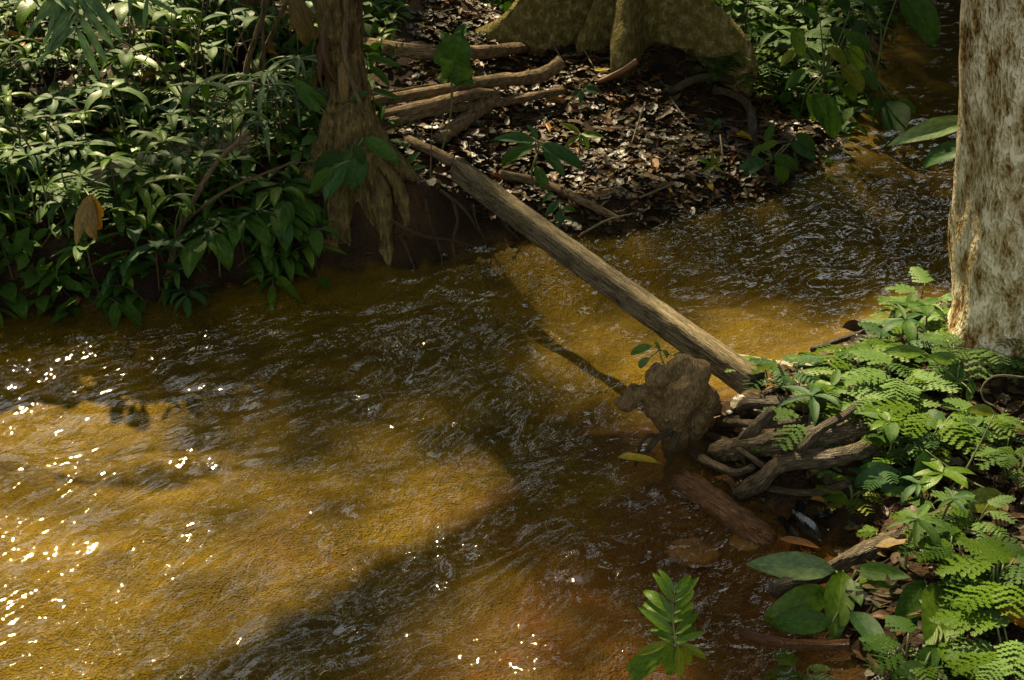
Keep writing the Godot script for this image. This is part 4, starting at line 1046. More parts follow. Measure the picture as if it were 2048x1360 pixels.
	posed("litter_seedling", on_ground(Vector3(1.231, 0.148, -8.072)), [[Vector3(1.221, 0.200, -8.021), Vector3(1.169, 0.242, -8.015)], [Vector3(1.210, 0.220, -7.950), Vector3(1.256, 0.251, -7.929)], [Vector3(1.211, 0.214, -7.952), Vector3(1.173, 0.178, -7.948)], [Vector3(1.224, 0.200, -8.001), Vector3(1.255, 0.158, -7.984)]], "oval", ["green_mid"], "tiny bright seedling on the side of the earth mound", "", 1.2, 0.003, 0.015)
	posed("edge_plant", on_ground(Vector3(1.491, 0.052, -7.551)), [[Vector3(1.429, 0.256, -7.452), Vector3(1.471, 0.371, -7.456)], [Vector3(1.426, 0.239, -7.460), Vector3(1.353, 0.176, -7.473)], [Vector3(1.572, 0.253, -7.462), Vector3(1.722, 0.202, -7.369)], [Vector3(1.584, 0.320, -7.404), Vector3(1.723, 0.250, -7.367)], [Vector3(1.507, 0.160, -7.450), Vector3(1.567, 0.015, -7.401)], [Vector3(1.445, 0.141, -7.491), Vector3(1.278, 0.102, -7.409)], [Vector3(1.472, 0.177, -7.422), Vector3(1.630, 0.156, -7.350)], [Vector3(1.406, 0.208, -7.464), Vector3(1.493, 0.278, -7.426)]], "oval", ["green_mid", "green_lime", "green_blue"], "leafy plant on the water edge at the end of the litter bank", "", 1.0, 0.005, 0.06)
	# upper right shrub over the water
	posed("drooping_shrub", on_ground(Vector3(1.856, 0.101, -8.579)), [[Vector3(1.854, 0.328, -8.273), Vector3(2.060, 0.056, -8.169)], [Vector3(1.827, 0.309, -8.284), Vector3(1.907, 0.153, -8.220)], [Vector3(2.088, 0.395, -8.314), Vector3(1.944, 0.359, -8.274)], [Vector3(1.893, 0.518, -8.322), Vector3(1.759, 0.599, -8.305)], [Vector3(2.007, 0.499, -8.273), Vector3(2.190, 0.355, -8.204)], [Vector3(2.145, 0.456, -8.321), Vector3(2.259, 0.353, -8.235)], [Vector3(1.700, 0.710, -8.285), Vector3(1.783, 0.550, -8.250)], [Vector3(1.941, 0.711, -8.349), Vector3(2.070, 0.581, -8.318)], [Vector3(2.031, 0.671, -8.325), Vector3(2.223, 0.607, -8.269)], [Vector3(1.730, 0.584, -8.304), Vector3(1.637, 0.502, -8.258)], [Vector3(1.861, 0.770, -8.285), Vector3(1.721, 0.871, -8.231)], [Vector3(1.993, 0.426, -8.315), Vector3(2.150, 0.284, -8.261)], [Vector3(2.034, 0.832, -8.276), Vector3(1.887, 0.963, -8.210)], [Vector3(1.805, 0.458, -8.315), Vector3(1.678, 0.364, -8.255)], [Vector3(1.918, 0.608, -8.263), Vector3(2.053, 0.513, -8.214)]], "drip", ["green_mid", "green_lime", "green_dark", "green_mid", "green_yellow"], "tall shrub with large pointed drooping leaves overhanging the far water", "", 1.0, 0.006, 0.12)
	posed("drooping_shrub", on_ground(Vector3(2.274, 0.097, -9.637)), [[Vector3(2.535, 0.125, -8.852), Vector3(2.446, 0.012, -8.449)], [Vector3(2.515, 0.113, -8.898), Vector3(2.365, 0.068, -8.876)], [Vector3(2.574, 0.110, -8.933), Vector3(2.700, 0.036, -8.868)], [Vector3(2.469, 0.137, -8.856), Vector3(2.392, 0.014, -8.825)], [Vector3(2.490, 0.837, -8.881), Vector3(2.797, 0.510, -8.735)], [Vector3(2.173, 0.484, -8.877), Vector3(2.388, 0.243, -8.914)], [Vector3(2.284, 0.648, -8.872), Vector3(2.196, 0.493, -8.838)], [Vector3(2.357, 0.741, -8.883), Vector3(2.217, 0.823, -8.873)], [Vector3(2.198, 0.580, -8.888), Vector3(2.082, 0.493, -8.840)]], "drip", ["green_dark", "green_mid", "green_lime"], "shrub with one very large leaf at the top, arching over the water", "", 1.0, 0.007, 0.15)
	posed("ginger_plant", on_ground(Vector3(2.219, 0.041, -5.947)), [[Vector3(1.711, 1.100, -4.936), Vector3(1.403, 1.052, -4.851)], [Vector3(1.774, 0.985, -4.997), Vector3(1.521, 0.931, -5.032)], [Vector3(1.778, 0.534, -4.956), Vector3(1.709, 0.459, -4.931)]], "lance", ["green_pale", "green_blue"], "plant with two long leaves reaching out from behind the pale trunk", "", 1.0, 0.006, 0.05)
	# seedlings on the stump and the roots
	posed("stump_seedling", Vector3(0.605, 0.000, -4.505) + Vector3(-0.02, 0.27, -0.05), [[Vector3(0.529, 0.308, -4.648), Vector3(0.434, 0.299, -4.623)], [Vector3(0.563, 0.310, -4.607), Vector3(0.604, 0.267, -4.619)], [Vector3(0.604, 0.278, -4.623), Vector3(0.670, 0.288, -4.628)], [Vector3(0.524, 0.252, -4.665), Vector3(0.466, 0.197, -4.676)], [Vector3(0.557, 0.300, -4.638), Vector3(0.537, 0.335, -4.643)]], "lance", ["green_lime", "green_pale"], "pale seedling sprouting behind the knobbly stump", "", 1.2, 0.003, 0.02)
	posed("root_seedling", on_ground(Vector3(1.165, 0.200, -4.421)), [[Vector3(1.211, 0.193, -4.654), Vector3(1.008, 0.163, -4.702)], [Vector3(1.211, 0.193, -4.654), Vector3(1.106, 0.290, -4.649)], [Vector3(1.221, 0.193, -4.654), Vector3(1.279, 0.272, -4.636)], [Vector3(1.216, 0.197, -4.634), Vector3(1.134, 0.220, -4.369)], [Vector3(1.224, 0.202, -4.614), Vector3(1.237, 0.248, -4.361)], [Vector3(1.206, 0.197, -4.634), Vector3(1.127, 0.227, -4.629)], [Vector3(1.233, 0.188, -4.685), Vector3(1.257, 0.289, -4.651)]], "lance", ["green_blue", "green_mid", "green_blue", "green_yellow"], "dark long-leaved seedling rooted between the exposed roots", "", 1.1, 0.004, 0.03)
	# broad plants in the lower right corner
	posed("broad_leaved_plant", on_ground(Vector3(1.004, 0.011, -3.307)), [[Vector3(1.000, 0.076, -3.513), Vector3(0.742, 0.067, -3.573)], [Vector3(0.974, 0.038, -3.461), Vector3(0.773, 0.037, -3.341)], [Vector3(0.946, 0.042, -3.297), Vector3(0.761, 0.052, -3.296)], [Vector3(1.014, 0.093, -3.492), Vector3(0.950, 0.033, -3.262)], [Vector3(1.048, 0.110, -3.468), Vector3(1.159, 0.173, -3.351)], [Vector3(1.008, 0.067, -3.320), Vector3(1.047, 0.091, -3.101)], [Vector3(1.030, 0.045, -3.509), Vector3(1.036, 0.089, -3.344)], [Vector3(1.069, 0.069, -3.487), Vector3(1.123, 0.158, -3.321)]], "oval", ["green_pale", "green_lime", "green_mid", "green_lime", "green_mid", "green_blue"], "broad-leaved plant hanging over the water in the lower right", "", 0.85, 0.006, 0.05)
	posed("broad_leaved_plant", on_ground(Vector3(1.189, 0.150, -2.965)), [[Vector3(1.240, 0.214, -3.254), Vector3(1.164, 0.181, -2.988)], [Vector3(1.197, 0.198, -3.289), Vector3(1.091, 0.128, -3.152)], [Vector3(1.163, 0.189, -3.011), Vector3(1.221, 0.203, -2.832)], [Vector3(1.104, 0.172, -2.937), Vector3(1.011, 0.133, -2.919)], [Vector3(1.150, 0.182, -3.009), Vector3(1.088, 0.153, -2.919)], [Vector3(1.259, 0.205, -3.230), Vector3(1.315, 0.282, -3.194)]], "oval", ["green_lime", "green_mid", "green_lime"], "broad-leaved plant with one bright hanging leaf near the corner", "", 1.15, 0.006, 0.06)
	posed("curled_leaf_plant", on_ground(Vector3(1.555, 0.265, -4.297)), [[Vector3(1.592, 0.387, -4.362), Vector3(1.466, 0.408, -4.353)], [Vector3(1.608, 0.370, -4.377), Vector3(1.529, 0.300, -4.319)], [Vector3(1.612, 0.309, -4.244), Vector3(1.596, 0.297, -4.229)], [Vector3(1.626, 0.337, -4.304), Vector3(1.603, 0.300, -4.241)], [Vector3(1.457, 0.427, -4.340), Vector3(1.317, 0.433, -4.348)]], "lance", ["green_lime", "green_mid"], "plant with curled glossy leaves among the ferns below the pale trunk", "", 1.4, 0.004, 0.04)
	posed("near_bank_herb", on_ground(Vector3(1.231, 0.121, -3.888)), [[Vector3(1.282, 0.203, -3.902), Vector3(1.107, 0.177, -3.881)], [Vector3(1.278, 0.191, -3.911), Vector3(1.134, 0.219, -3.913)], [Vector3(1.281, 0.187, -3.887), Vector3(1.209, 0.152, -3.850)], [Vector3(1.309, 0.186, -3.809), Vector3(1.210, 0.183, -3.799)]], "lance", ["green_blue", "green_mid"], "grey-green herb leaning out over the dark hollow under the roots", "", 1.3, 0.004, 0.04)
	posed("near_bank_herb", on_ground(Vector3(1.315, 0.150, -3.580)), [[Vector3(1.330, 0.192, -3.701), Vector3(1.282, 0.177, -3.530)], [Vector3(1.339, 0.309, -3.856), Vector3(1.312, 0.181, -3.786)], [Vector3(1.547, 0.247, -3.672), Vector3(1.394, 0.250, -3.621)], [Vector3(1.562, 0.423, -3.899), Vector3(1.474, 0.448, -3.886)]], "oval", ["green_pale", "green_mid", "green_yellow", "green_yellow"], "sparse herb with single upright and yellow leaves on the lower bank", "", 1.0, 0.004, 0.04)
	# little palm at the bottom edge
	p = Vector3(0.455, 0.000, -3.012)
	o = thing("palm_seedling", "bright palm seedling with feathered leaves at the bottom edge of the water", "palm", p)
	var hub := Vector3(0.456, 0.095, -3.060) - p
	part(o, "stem", stem_mesh(Vector3(0, -0.2, 0), hub, 0.007, 0.005), M.green_stem)
	feather(o, [hub, Vector3(0.456, 0.129, -3.100) - p, Vector3(0.453, 0.179, -3.160) - p, Vector3(0.461, 0.227, -3.200) - p], 6, 0.13, "lance", "green_lime", 0.003)
	var fan := [[Vector3(0.437, 0.149, -3.063), Vector3(0.365, 0.096, -3.011)], [Vector3(0.437, 0.180, -3.012), Vector3(0.382, 0.050, -3.021)], [Vector3(0.451, 0.137, -3.063), Vector3(0.431, 0.040, -3.021)], [Vector3(0.447, 0.193, -2.991), Vector3(0.464, 0.072, -2.995)], [Vector3(0.460, 0.167, -3.029), Vector3(0.507, 0.082, -3.018)], [Vector3(0.462, 0.176, -3.026), Vector3(0.541, 0.135, -3.005)], [Vector3(0.454, 0.190, -3.016), Vector3(0.528, 0.214, -3.028)], [Vector3(0.423, 0.187, -3.014), Vector3(0.330, 0.143, -3.016)], [Vector3(0.421, 0.144, -3.037), Vector3(0.286, 0.059, -3.036)], [Vector3(0.418, 0.108, -3.060), Vector3(0.299, 0.035, -3.018)]]
	for l in fan:
		part(o, "leaflet", pick("lance"), M.green_lime if rng.randf() < 0.6 else M.green_yellow, leaf_xf(l[0] - p, l[1] - l[0], Vector3(0, 0.7, 0.7), l[1].distance_to(l[0]) * 1.05, 0.95))
	# lacy ferns on the near bank
	var spots := [
		[Vector3(1.735, 0.155, -5.229), 0.20, 9, "fern_green", "large lacy fern left of the pale trunk base at the water"],
		[Vector3(1.551, 0.180, -4.931), 0.15, 7, "green_pale", "pale lacy fern hanging over the climbing root"],
		[Vector3(1.713, 0.293, -4.476), 0.19, 8, "fern_green", "lacy fern directly in front of the pale trunk"],
		[Vector3(1.861, 0.312, -4.519), 0.17, 7, "fern_green", "lacy fern at the right border below the pale trunk"],
		[Vector3(1.379, 0.248, -4.366), 0.19, 9, "fern_green", "dense lacy fern beside the end of the long grey root"],
		[Vector3(1.295, 0.206, -4.224), 0.16, 8, "fern_green", "lacy fern spilling over the red-brown leaf"],
		[Vector3(1.431, 0.203, -4.080), 0.20, 7, "green_lime", "bright spreading fern in the middle of the near bank"],
		[Vector3(1.315, 0.168, -4.008), 0.12, 6, "fern_green", "small dark fern above the grey-green herb"],
		[Vector3(1.133, 0.074, -3.908), 0.10, 7, "green_yellow", "yellowish small fern above the wet black leaves"],
		[Vector3(1.599, 0.240, -4.086), 0.14, 6, "fern_green", "drooping fern under the curly vine"],
		[Vector3(1.436, 0.180, -3.585), 0.12, 5, "fern_green", "small fern right of the single oval leaf"],
		[Vector3(1.621, 0.226, -3.838), 0.13, 6, "fern_green", "fern at the right border above the yellow leaf"],
		[Vector3(1.308, 0.175, -3.305), 0.14, 6, "fern_green", "fern between the dead leaves and the corner plant"],
		[Vector3(1.377, 0.194, -3.128), 0.18, 7, "green_lime", "fern at the right border near the lower corner"],
		[Vector3(1.326, 0.186, -2.924), 0.18, 7, "fern_green", "fern filling the lower right corner"],
		[Vector3(1.182, 0.055, -3.691), 0.08, 5, "green_lime", "tiny fern on the mossy log"],
		[Vector3(2.269, 0.172, -5.633), 0.14, 6, "green_lime", "bright fern against the right side of the pale trunk"],
		[Vector3(1.094, 0.101, -3.015), 0.14, 6, "green_mid", "low fern under the bright hanging leaf"],
		[Vector3(0.828, 0.000, -3.158), 0.09, 5, "green_lime", "small fern by the thin wet stick"],
	]
	for f in spots: fern(on_ground(f[0]), f[1] * 0.8, f[2] + 3, f[3], f[4], "lacy ferns on the near bank", Vector3(-0.5, 0, 0.85))
	for f in [[Vector3(1.639, 0.257, -9.424), "dark fern beside the right buttress root"], [Vector3(1.738, 0.198, -10.655), "dark fern at the top beside the buttressed tree"], [Vector3(1.673, 0.157, -8.860), "dark fern above the hooked root"], [Vector3(1.973, 0.162, -10.307), "dark fern behind the drooping shrub"], [Vector3(2.028, 0.187, -11.478), "dark fern at the upper edge right of the buttressed tree"], [Vector3(1.996, 0.130, -9.509), "dark fern under the drooping shrub"], [Vector3(1.493, 0.212, -8.785), "small dark fern at the end of the mound"]]:
		fern(on_ground(f[0]), 0.30, 8, "green_mid", f[1], "dark ferns right of the buttressed tree", Vector3(0.1, 0, 1))
	var bank_marks := [[Vector3(1.713, 0.293, -4.476), "in front of the pale trunk"], [Vector3(1.097, 0.162, -4.184), "over the exposed roots"], [Vector3(1.185, 0.058, -3.771), "beside the mossy log"], [Vector3(1.335, 0.186, -3.034), "in the lower right corner"], [Vector3(1.442, 0.201, -4.056), "around the bright spreading fern"], [Vector3(1.553, 0.165, -5.012), "at the water left of the trunk"], [Vector3(1.500, 0.194, -3.744), "on the slope near the yellow leaf"], [Vector3(1.211, 0.151, -3.315), "between the log and the corner plant"], [Vector3(0.986, 0.000, -3.225), "at the lower water edge"]]
	var hues := {"fern_green": "light green", "green_mid": "deep green", "green_blue": "blue-green", "green_lime": "yellow-green"}
	var n := 0
	while n < 46:
		var x := R(0.95, 2.1)
		var z := R(-5.3, -2.95)
		var sd := stream_distance(x, z)
		if sd.x < 0.10 or sd.y < 0.5 or x > -z * 0.40 + 0.1 or Vector2(x - 1.93, z + 4.72).length() < 0.3: continue
		n += 1
		var at := Vector3(x, height_at(x, z, sd), z)
		var m: String = hues.keys()[n % 4]
		if n % 3: fern(at, R(0.07, 0.15), 6, m, "small %s fern %s" % [hues[m], near(at, bank_marks)], "small ferns on the near bank", Vector3(R(-0.8, 0.4), 0, 0.8))
		else: whorl(at, R(0.06, 0.18), R(0.08, 0.15), 6, "oval" if n % 2 else "lance", m, "low %s herb with whorled leaves %s" % [hues[m], near(at, bank_marks)], "low herbs on the near bank", Vector3.ZERO, "low_herb")
	# curly vine
	log_thing("curly_vine", [Vector3(1.723, 0.447, -4.105), Vector3(1.622, 0.455, -4.100), Vector3(1.599, 0.395, -4.133), Vector3(1.630, 0.321, -4.182), Vector3(1.663, 0.309, -4.160)], 0.0045, 0.003, "pale_stick", "thin ochre vine curling over the near bank", "vine", "", 5, 18, 0.0)
	log_thing("curly_vine", [Vector3(1.729, 0.371, -4.480), Vector3(1.787, 0.414, -4.538), Vector3(1.862, 0.460, -4.511)], 0.0045, 0.004, "pale_stick", "thin ochre vine arching before the pale trunk", "vine", "", 5, 14, 0.0)

func build_undergrowth() -> void:
	# seedlings and shoots of the left bank
	var kinds := [["lance", "green_mid"], ["lance", "green_blue"], ["lance", "green_lime"], ["oval", "green_mid"], ["lance", "green_lime"], ["oval", "green_blue"], ["lance", "green_dark"]]
	var marks := [[Vector3(-2.012, 0.285, -5.896), "by the wilted tan leaves"], [Vector3(-2.228, 0.122, -5.771), "at the water in the left corner"], [Vector3(-1.826, 0.396, -6.609), "around the tan fallen log"], [Vector3(-1.598, 0.116, -5.911), "at the foot of the bare leaning stem"], [Vector3(-1.173, 0.241, -6.237), "above the black water by the flanged tree"], [Vector3(-1.364, 0.440, -7.180), "left of the flanged trunk"], [Vector3(-1.510, 0.570, -8.113), "under the dry palm leaf"], [Vector3(-2.426, 0.534, -7.436), "below the feathery frond"], [Vector3(-2.461, 0.413, -6.551), "at the left border above the log"], [Vector3(-2.014, 0.576, -7.962), "in the growth well behind the log"], [Vector3(-3.027, 0.684, -8.410), "far up in the left corner"], [Vector3(-1.914, 0.686, -8.852), "at the upper edge left of the saplings"], [Vector3(-2.140, 0.473, -7.064), "just behind the left end of the log"], [Vector3(-1.435, 0.340, -6.384), "between the leaning stem and the log"]]
	var hue := {"green_mid": "green", "green_blue": "blue-green", "green_lime": "yellow-green", "green_dark": "dark green"}
	var made := 0
	var used: Array[Vector2] = []
	var tries := 0
	while made < 225 and tries < 6000:
		tries += 1
		var x := R(-3.8, -0.75)
		var z := R(-9.6, -5.55)
		if tries < 600:
			x = R(-2.7, -0.95)
			z = R(-6.6, -5.6)
		var sd := stream_distance(x, z)
		if sd.x < 0.03 or sd.x > 3.6 or absf(x) > -z * 0.39 + 0.25: continue
		if Vector2(x + 0.85, z + 6.45).length() < 0.42: continue
		if z < -6.9 and x > -1.1 and rng.randf() < 0.8: continue
		var ok := true
		for u in used:
			if u.distance_squared_to(Vector2(x, z)) < (0.005 if made < 120 else 0.012): ok = false
		if not ok: continue
		used.append(Vector2(x, z))
		made += 1
		var at := Vector3(x, height_at(x, z, sd), z)
		var k: Array = kinds[rng.randi() % kinds.size()]
		var deep := sd.x > 1.3
		if rng.randf() < 0.62:
			var tall := R(0.12, 0.42) * (1.2 if deep else 0.9) * (1.5 if rng.randf() < 0.15 else 1.0)
			whorl(at, tall, R(0.09, 0.19), 5 + rng.randi() % 6, k[0], k[1], "%s %s seedling with %s whorled leaves %s" % ["tall" if tall > 0.3 else "low", hue[k[1]], "narrow" if k[0] == "lance" else "broad", near(at, marks)], "whorled seedlings on the left bank", Vector3(0, 0, 0.08 if sd.x < 0.4 else 0.0))
		else:
			var a := R(-0.4, PI + 0.4)
			spray(at, at + Vector3(cos(a) * R(0.15, 0.4), R(0.05, 0.35), sin(a) * R(0.12, 0.35)), R(0.10, 0.19), 7 + rng.randi() % 5, k[0], k[1], "arching %s shoot with %s leaves %s" % [hue[k[1]], "narrow" if k[0] == "lance" else "broad", near(at, marks)], "arching shoots on the left bank")
	for k in 22:
		var x := R(-2.7, -0.95)
		var z := -5.3
		while stream_distance(x, z).x < R(0.01, 0.10): z -= 0.02
		var at := on_ground(Vector3(x, 0, z))
		var c: Array = kinds[rng.randi() % 5]
		var tip := Vector3(R(-0.28, 0.28), R(-0.02, 0.28), R(0.0, 0.18))
		spray(at, at + tip, R(0.08, 0.2), 6 + rng.randi() % 4, c[0], c[1], "%s shoot hanging over water %s" % [hue[c[1]], near(at, marks)], "shoots leaning over the water from the left bank")
	for k in 22:
		var x := R(-3.0, -1.05)
		var z := R(-8.4, -5.75)
		var sd := stream_distance(x, z)
		if sd.x < 0.06 or absf(x) > -z * 0.38: continue
		var at := Vector3(x, height_at(x, z, sd) + 0.02, z)
		if k % 2: fern(at, R(0.16, 0.26), 6, "green_mid" if k % 4 == 1 else "green_lime", "cut-leaved fern %s" % near(at, marks), "ferns on the left bank")
		else: whorl(at, R(0.4, 0.62), R(0.22, 0.32), 6, "lance", "green_lime" if k % 4 else "green_pale", "tall plant with long strap leaves %s" % near(at, marks), "tall strap-leaved plants on the left bank")
	# bare twigs and dead stems standing in the growth
	for k in 26:
		var x := R(-3.2, -1.0)
		var z := R(-8.8, -5.9)
		var sd := stream_distance(x, z)
		if sd.x < 0.1 or absf(x) > -z * 0.38: continue
		var at := Vector3(x, height_at(x, z, sd), z)
		var o := thing("bare_twig", "bare %s twig standing %s" % ["forked" if k % 2 else "single", near(at, marks)], "twig", at, "bare twigs on the left bank")
		var top := Vector3(R(-0.35, 0.35), R(0.35, 0.75), R(-0.2, 0.3))
		part(o, "stem", tube([Vector3(0, -0.05, 0), top * 0.5 + Vector3(R(-0.06, 0.06), 0, R(-0.06, 0.06)), top], 0.007, 0.003, 5, 10, 0.1), M.branch)
		if k % 2: part(o, "branch", tube([top * 0.55, top * 0.75 + Vector3(R(-0.15, 0.15), 0.05, R(-0.1, 0.1)), top * 0.9 + Vector3(R(-0.3, 0.3), R(0, 0.15), R(-0.1, 0.1))], 0.004, 0.002, 5, 8, 0.1), M.branch)
	# shoots hanging over the dark water by the flanged tree
	for f in [[Vector3(-1.175, 0.287, -6.266), "first"], [Vector3(-1.074, 0.311, -6.334), "second"], [Vector3(-1.264, 0.256, -6.208), "third"], [Vector3(-1.012, 0.224, -6.293), "fourth"], [Vector3(-1.153, 0.337, -6.470), "fifth"], [Vector3(-1.330, 0.200, -6.149), "sixth"]]:
		var at: Vector3 = on_ground(f[0])
		spray(at, at + Vector3(R(-0.15, 0.1), R(0.02, 0.14), R(0.25, 0.4)), R(0.18, 0.24), 9, "oval", "green_mid" if rng.randf() < 0.6 else "green_blue", "drooping shoot overhanging the black water left of the flanged tree", "dark shoots left of the flanged tree")
	for f in [Vector3(-1.364, 0.397, -6.853), Vector3(-1.276, 0.406, -6.956), Vector3(-1.148, 0.390, -6.882), Vector3(-1.286, 0.372, -6.685), Vector3(-1.133, 0.415, -7.070), Vector3(-1.194, 0.376, -6.754)]:
		var at: Vector3 = on_ground(f)
		whorl(at, R(0.3, 0.5), R(0.2, 0.28), 11, "blade", "green_pale", "pale narrow-leaved tuft beside the flanged trunk", "pale tufts beside the flanged trunk")
	# far right bank beyond the water and behind the frame's top
	for k in 26:
		var x := R(1.3, 3.2)
		var z := R(-12.0, -9.0)
		var sd := stream_distance(x, z)
		if sd.x < 0.05 or sd.y > 0.5: continue
		whorl(Vector3(x, height_at(x, z, sd), z), R(0.3, 0.7), R(0.2, 0.32), 9, "lance", "green_mid" if k % 3 else "green_blue", "leafy plant in the growth above the far water", "plants above the far water")
	for k in 34:
		var x := R(-1.6, 0.5)
		var z := R(-12.5, -10.0)
		var sd := stream_distance(x, z)
		whorl(Vector3(x, height_at(x, z, sd), z), R(0.2, 0.6), R(0.14, 0.24), 7, "lance", "green_mid" if k % 3 else "green_lime", "leafy plant at the back behind the branch pile", "plants at the back")
	# low cover too dense to count
	var low: Array[Transform3D] = []
	for k in 1500:
		var x := R(-4.2, 3.2)
		var z := R(-12.5, -5.5)
		var sd := stream_distance(x, z)
		if sd.x < 0.02 or sd.y > 0.5 or absf(x) > -z * 0.40 + 0.2: continue
		if x > -0.75 and (z > -9.6 and x < 1.75): continue
		low.append(Transform3D(Basis.from_euler(Vector3(R(-0.3, 0.3), R(0, TAU), R(-0.3, 0.3))).scaled(Vector3.ONE * R(0.35, 0.6)), Vector3(x, height_at(x, z, sd) + R(0.03, 0.12), z)))
	var mm := MultiMesh.new()
	mm.transform_format = MultiMesh.TRANSFORM_3D
	mm.mesh = M.clump
	mm.instance_count = low.size()
	for i in low.size(): mm.set_instance_transform(i, low[i])
	var c := MultiMeshInstance3D.new()
	c.name = "ground_cover"
	c.multimesh = mm
	c.material_override = M.green_mid
	add_child(c)
	tag(c, "low leafy ground cover between the plants", "ground cover", "", "stuff")

func lay_leaf(at: Vector3, size: float, m: String, label: String, group := "", tilt := 0.35, kind := "curl", yaw := -10.0) -> void:
	var a := R(0, TAU) if yaw < -9.0 else yaw
	var d := Vector3(cos(a), R(-tilt, tilt) * 0.6, sin(a))
	var xf := leaf_xf(at, d, Vector3(R(-tilt, tilt), 1, R(-tilt, tilt) + 0.15), size, R(0.6, 1.05))
	xf.origin -= xf.basis.x * 0.5
	single("fallen_leaf", pick(kind), M[m], xf, label, "leaf", group)

func build_litter() -> void:
	# leaves that stand out
	for l in [
		[Vector3(1.099, 0.043, -7.248), 0.11, "dead_yellow", "yellow fallen leaf hanging at the water edge below the litter bank", 1.35],
		[Vector3(0.795, 0.113, -7.403), 0.12, "dead_orange", "bright orange fallen leaf in the middle of the litter bank", 1.4],
		[Vector3(1.381, 0.113, -7.879), 0.10, "dead_yellow", "yellow fallen leaf under the hooked root", 0.5],
		[Vector3(0.210, 0.195, -7.807), 0.08, "dead_orange", "orange fallen leaf behind the strap-leaved plant", 1.2],
		[Vector3(1.368, 0.149, -8.238), 0.17, "dead_rust", "long curled brown leaf leaning on the hooked root", -1.1],
		[Vector3(0.284, 0.249, -8.250), 0.14, "dead_orange", "wide orange-brown leaf below the branch pile", 0.2],
		[Vector3(0.578, 0.339, -8.603), 0.10, "dead_yellow", "yellow leaf at the foot of the buttress root", -0.3],
		[Vector3(1.691, 0.130, -8.659), 0.15, "dead_rust", "rust-brown leaf on the bank beside the dark ferns", 0.8],
		[Vector3(0.929, 0.187, -8.056), 0.14, "dead_brown", "curled brown leaf on the slope of the earth mound", -0.6],
		[Vector3(1.138, 0.173, -4.199), 0.12, "dead_rust", "shiny red-brown leaf on the thick barky root", -1.0],
		[Vector3(1.698, 0.212, -4.901), 0.13, "dead_rust", "upright red-brown leaf before the pale trunk base", -1.35],
		[Vector3(0.821, 0.062, -4.466), 0.10, "dead_rust", "reddish leaf wedged between the stump and the roots", -0.9],
		[Vector3(1.038, 0.034, -3.935), 0.06, "dead_orange", "small orange leaf above the wet black leaves", 0.2],
		[Vector3(1.477, 0.245, -4.264), 0.10, "dead_rust", "rust leaf under the bright spreading fern", -0.7],
		[Vector3(1.521, 0.231, -4.137), 0.10, "dead_brown", "round brown leaf right of the bright spreading fern", 0.7],
		[Vector3(1.400, 0.169, -3.831), 0.09, "dead_brown", "brown leaf in the litter above the oval leaf", 0.1],
		[Vector3(1.201, 0.114, -3.542), 0.15, "dead_tan", "pale dried leaf beside the mossy log", 0.3],
		[Vector3(1.277, 0.155, -3.473), 0.17, "dead_grey", "folded greyish dead leaf on the lower bank", 1.3],
		[Vector3(1.373, 0.179, -3.451), 0.16, "dead_brown", "brown dead leaf between the grey folded leaf and the border", 0.1],
		[Vector3(1.453, 0.212, -3.346), 0.15, "dead_tan", "tan dead leaf at the right border above the corner fern", -1.2],
		[Vector3(1.376, 0.196, -3.040), 0.13, "dead_orange", "orange-brown dead leaf at the right border near the corner", 0.9],
		[Vector3(1.084, 0.074, -3.458), 0.10, "dead_tan", "tan leaf caught in the broad-leaved plant", 0.2],
		[Vector3(0.809, 0.000, -3.289), 0.05, "dead_orange", "small orange leaf on the wet mud by the thin stick", 1.4],
		[Vector3(0.867, 0.000, -3.566), 0.06, "dead_tan", "small upright tan leaf on the mossy log", 1.5],
		[Vector3(-0.893, 0.072, -6.248), 0.09, "dead_rust", "brown leaf at the foot of the flanged tree", 0.1],
		[Vector3(-0.835, 0.073, -6.259), 0.06, "dead_tan", "pale leaf on edge at the foot of the flanged tree", 1.5],
		[Vector3(1.518, 0.000, -5.443), 0.14, "dead_brown", "dry curled leaves heap at the water left of the large fern", 0.2],
		[Vector3(1.582, 0.000, -5.575), 0.09, "dead_grey", "grey leaf at the water edge beside the large fern", 0.6],
	]:
		lay_leaf(on_ground(l[0], 0.03), l[1] * 1.15, l[2], l[3], "", 0.5, "curl", l[4])
	lay_leaf(Vector3(0.465, 0.012, -4.312), 0.17, "dead_yellow", "yellow-green leaf floating on the water below the stump", "", 0.05, "oval", 0.1)
	for k in 7:
		var g := [Vector3(0.952, 0.020, -3.905), Vector3(0.974, 0.020, -3.844), Vector3(1.023, 0.030, -3.844), Vector3(0.913, 0.020, -3.874), Vector3(0.971, 0.030, -3.921), Vector3(0.928, 0.015, -3.821), Vector3(1.057, 0.030, -3.890)]
		lay_leaf(g[k], R(0.09, 0.15), "wet_black", "wet black leaf in the glistening pile at the foot of the near bank", "wet black leaves", 0.5)
	lay_leaf(Vector3(0.943, 0.012, -3.767), 0.14, "dead_rust", "dark red leaf lying wet below the black leaves", "", 0.1, "oval", 0.2)
	var dead := {"dead_brown": "brown", "dead_tan": "tan", "dead_dark": "dark rotting", "dead_rust": "rust-coloured", "dead_grey": "greyish"}
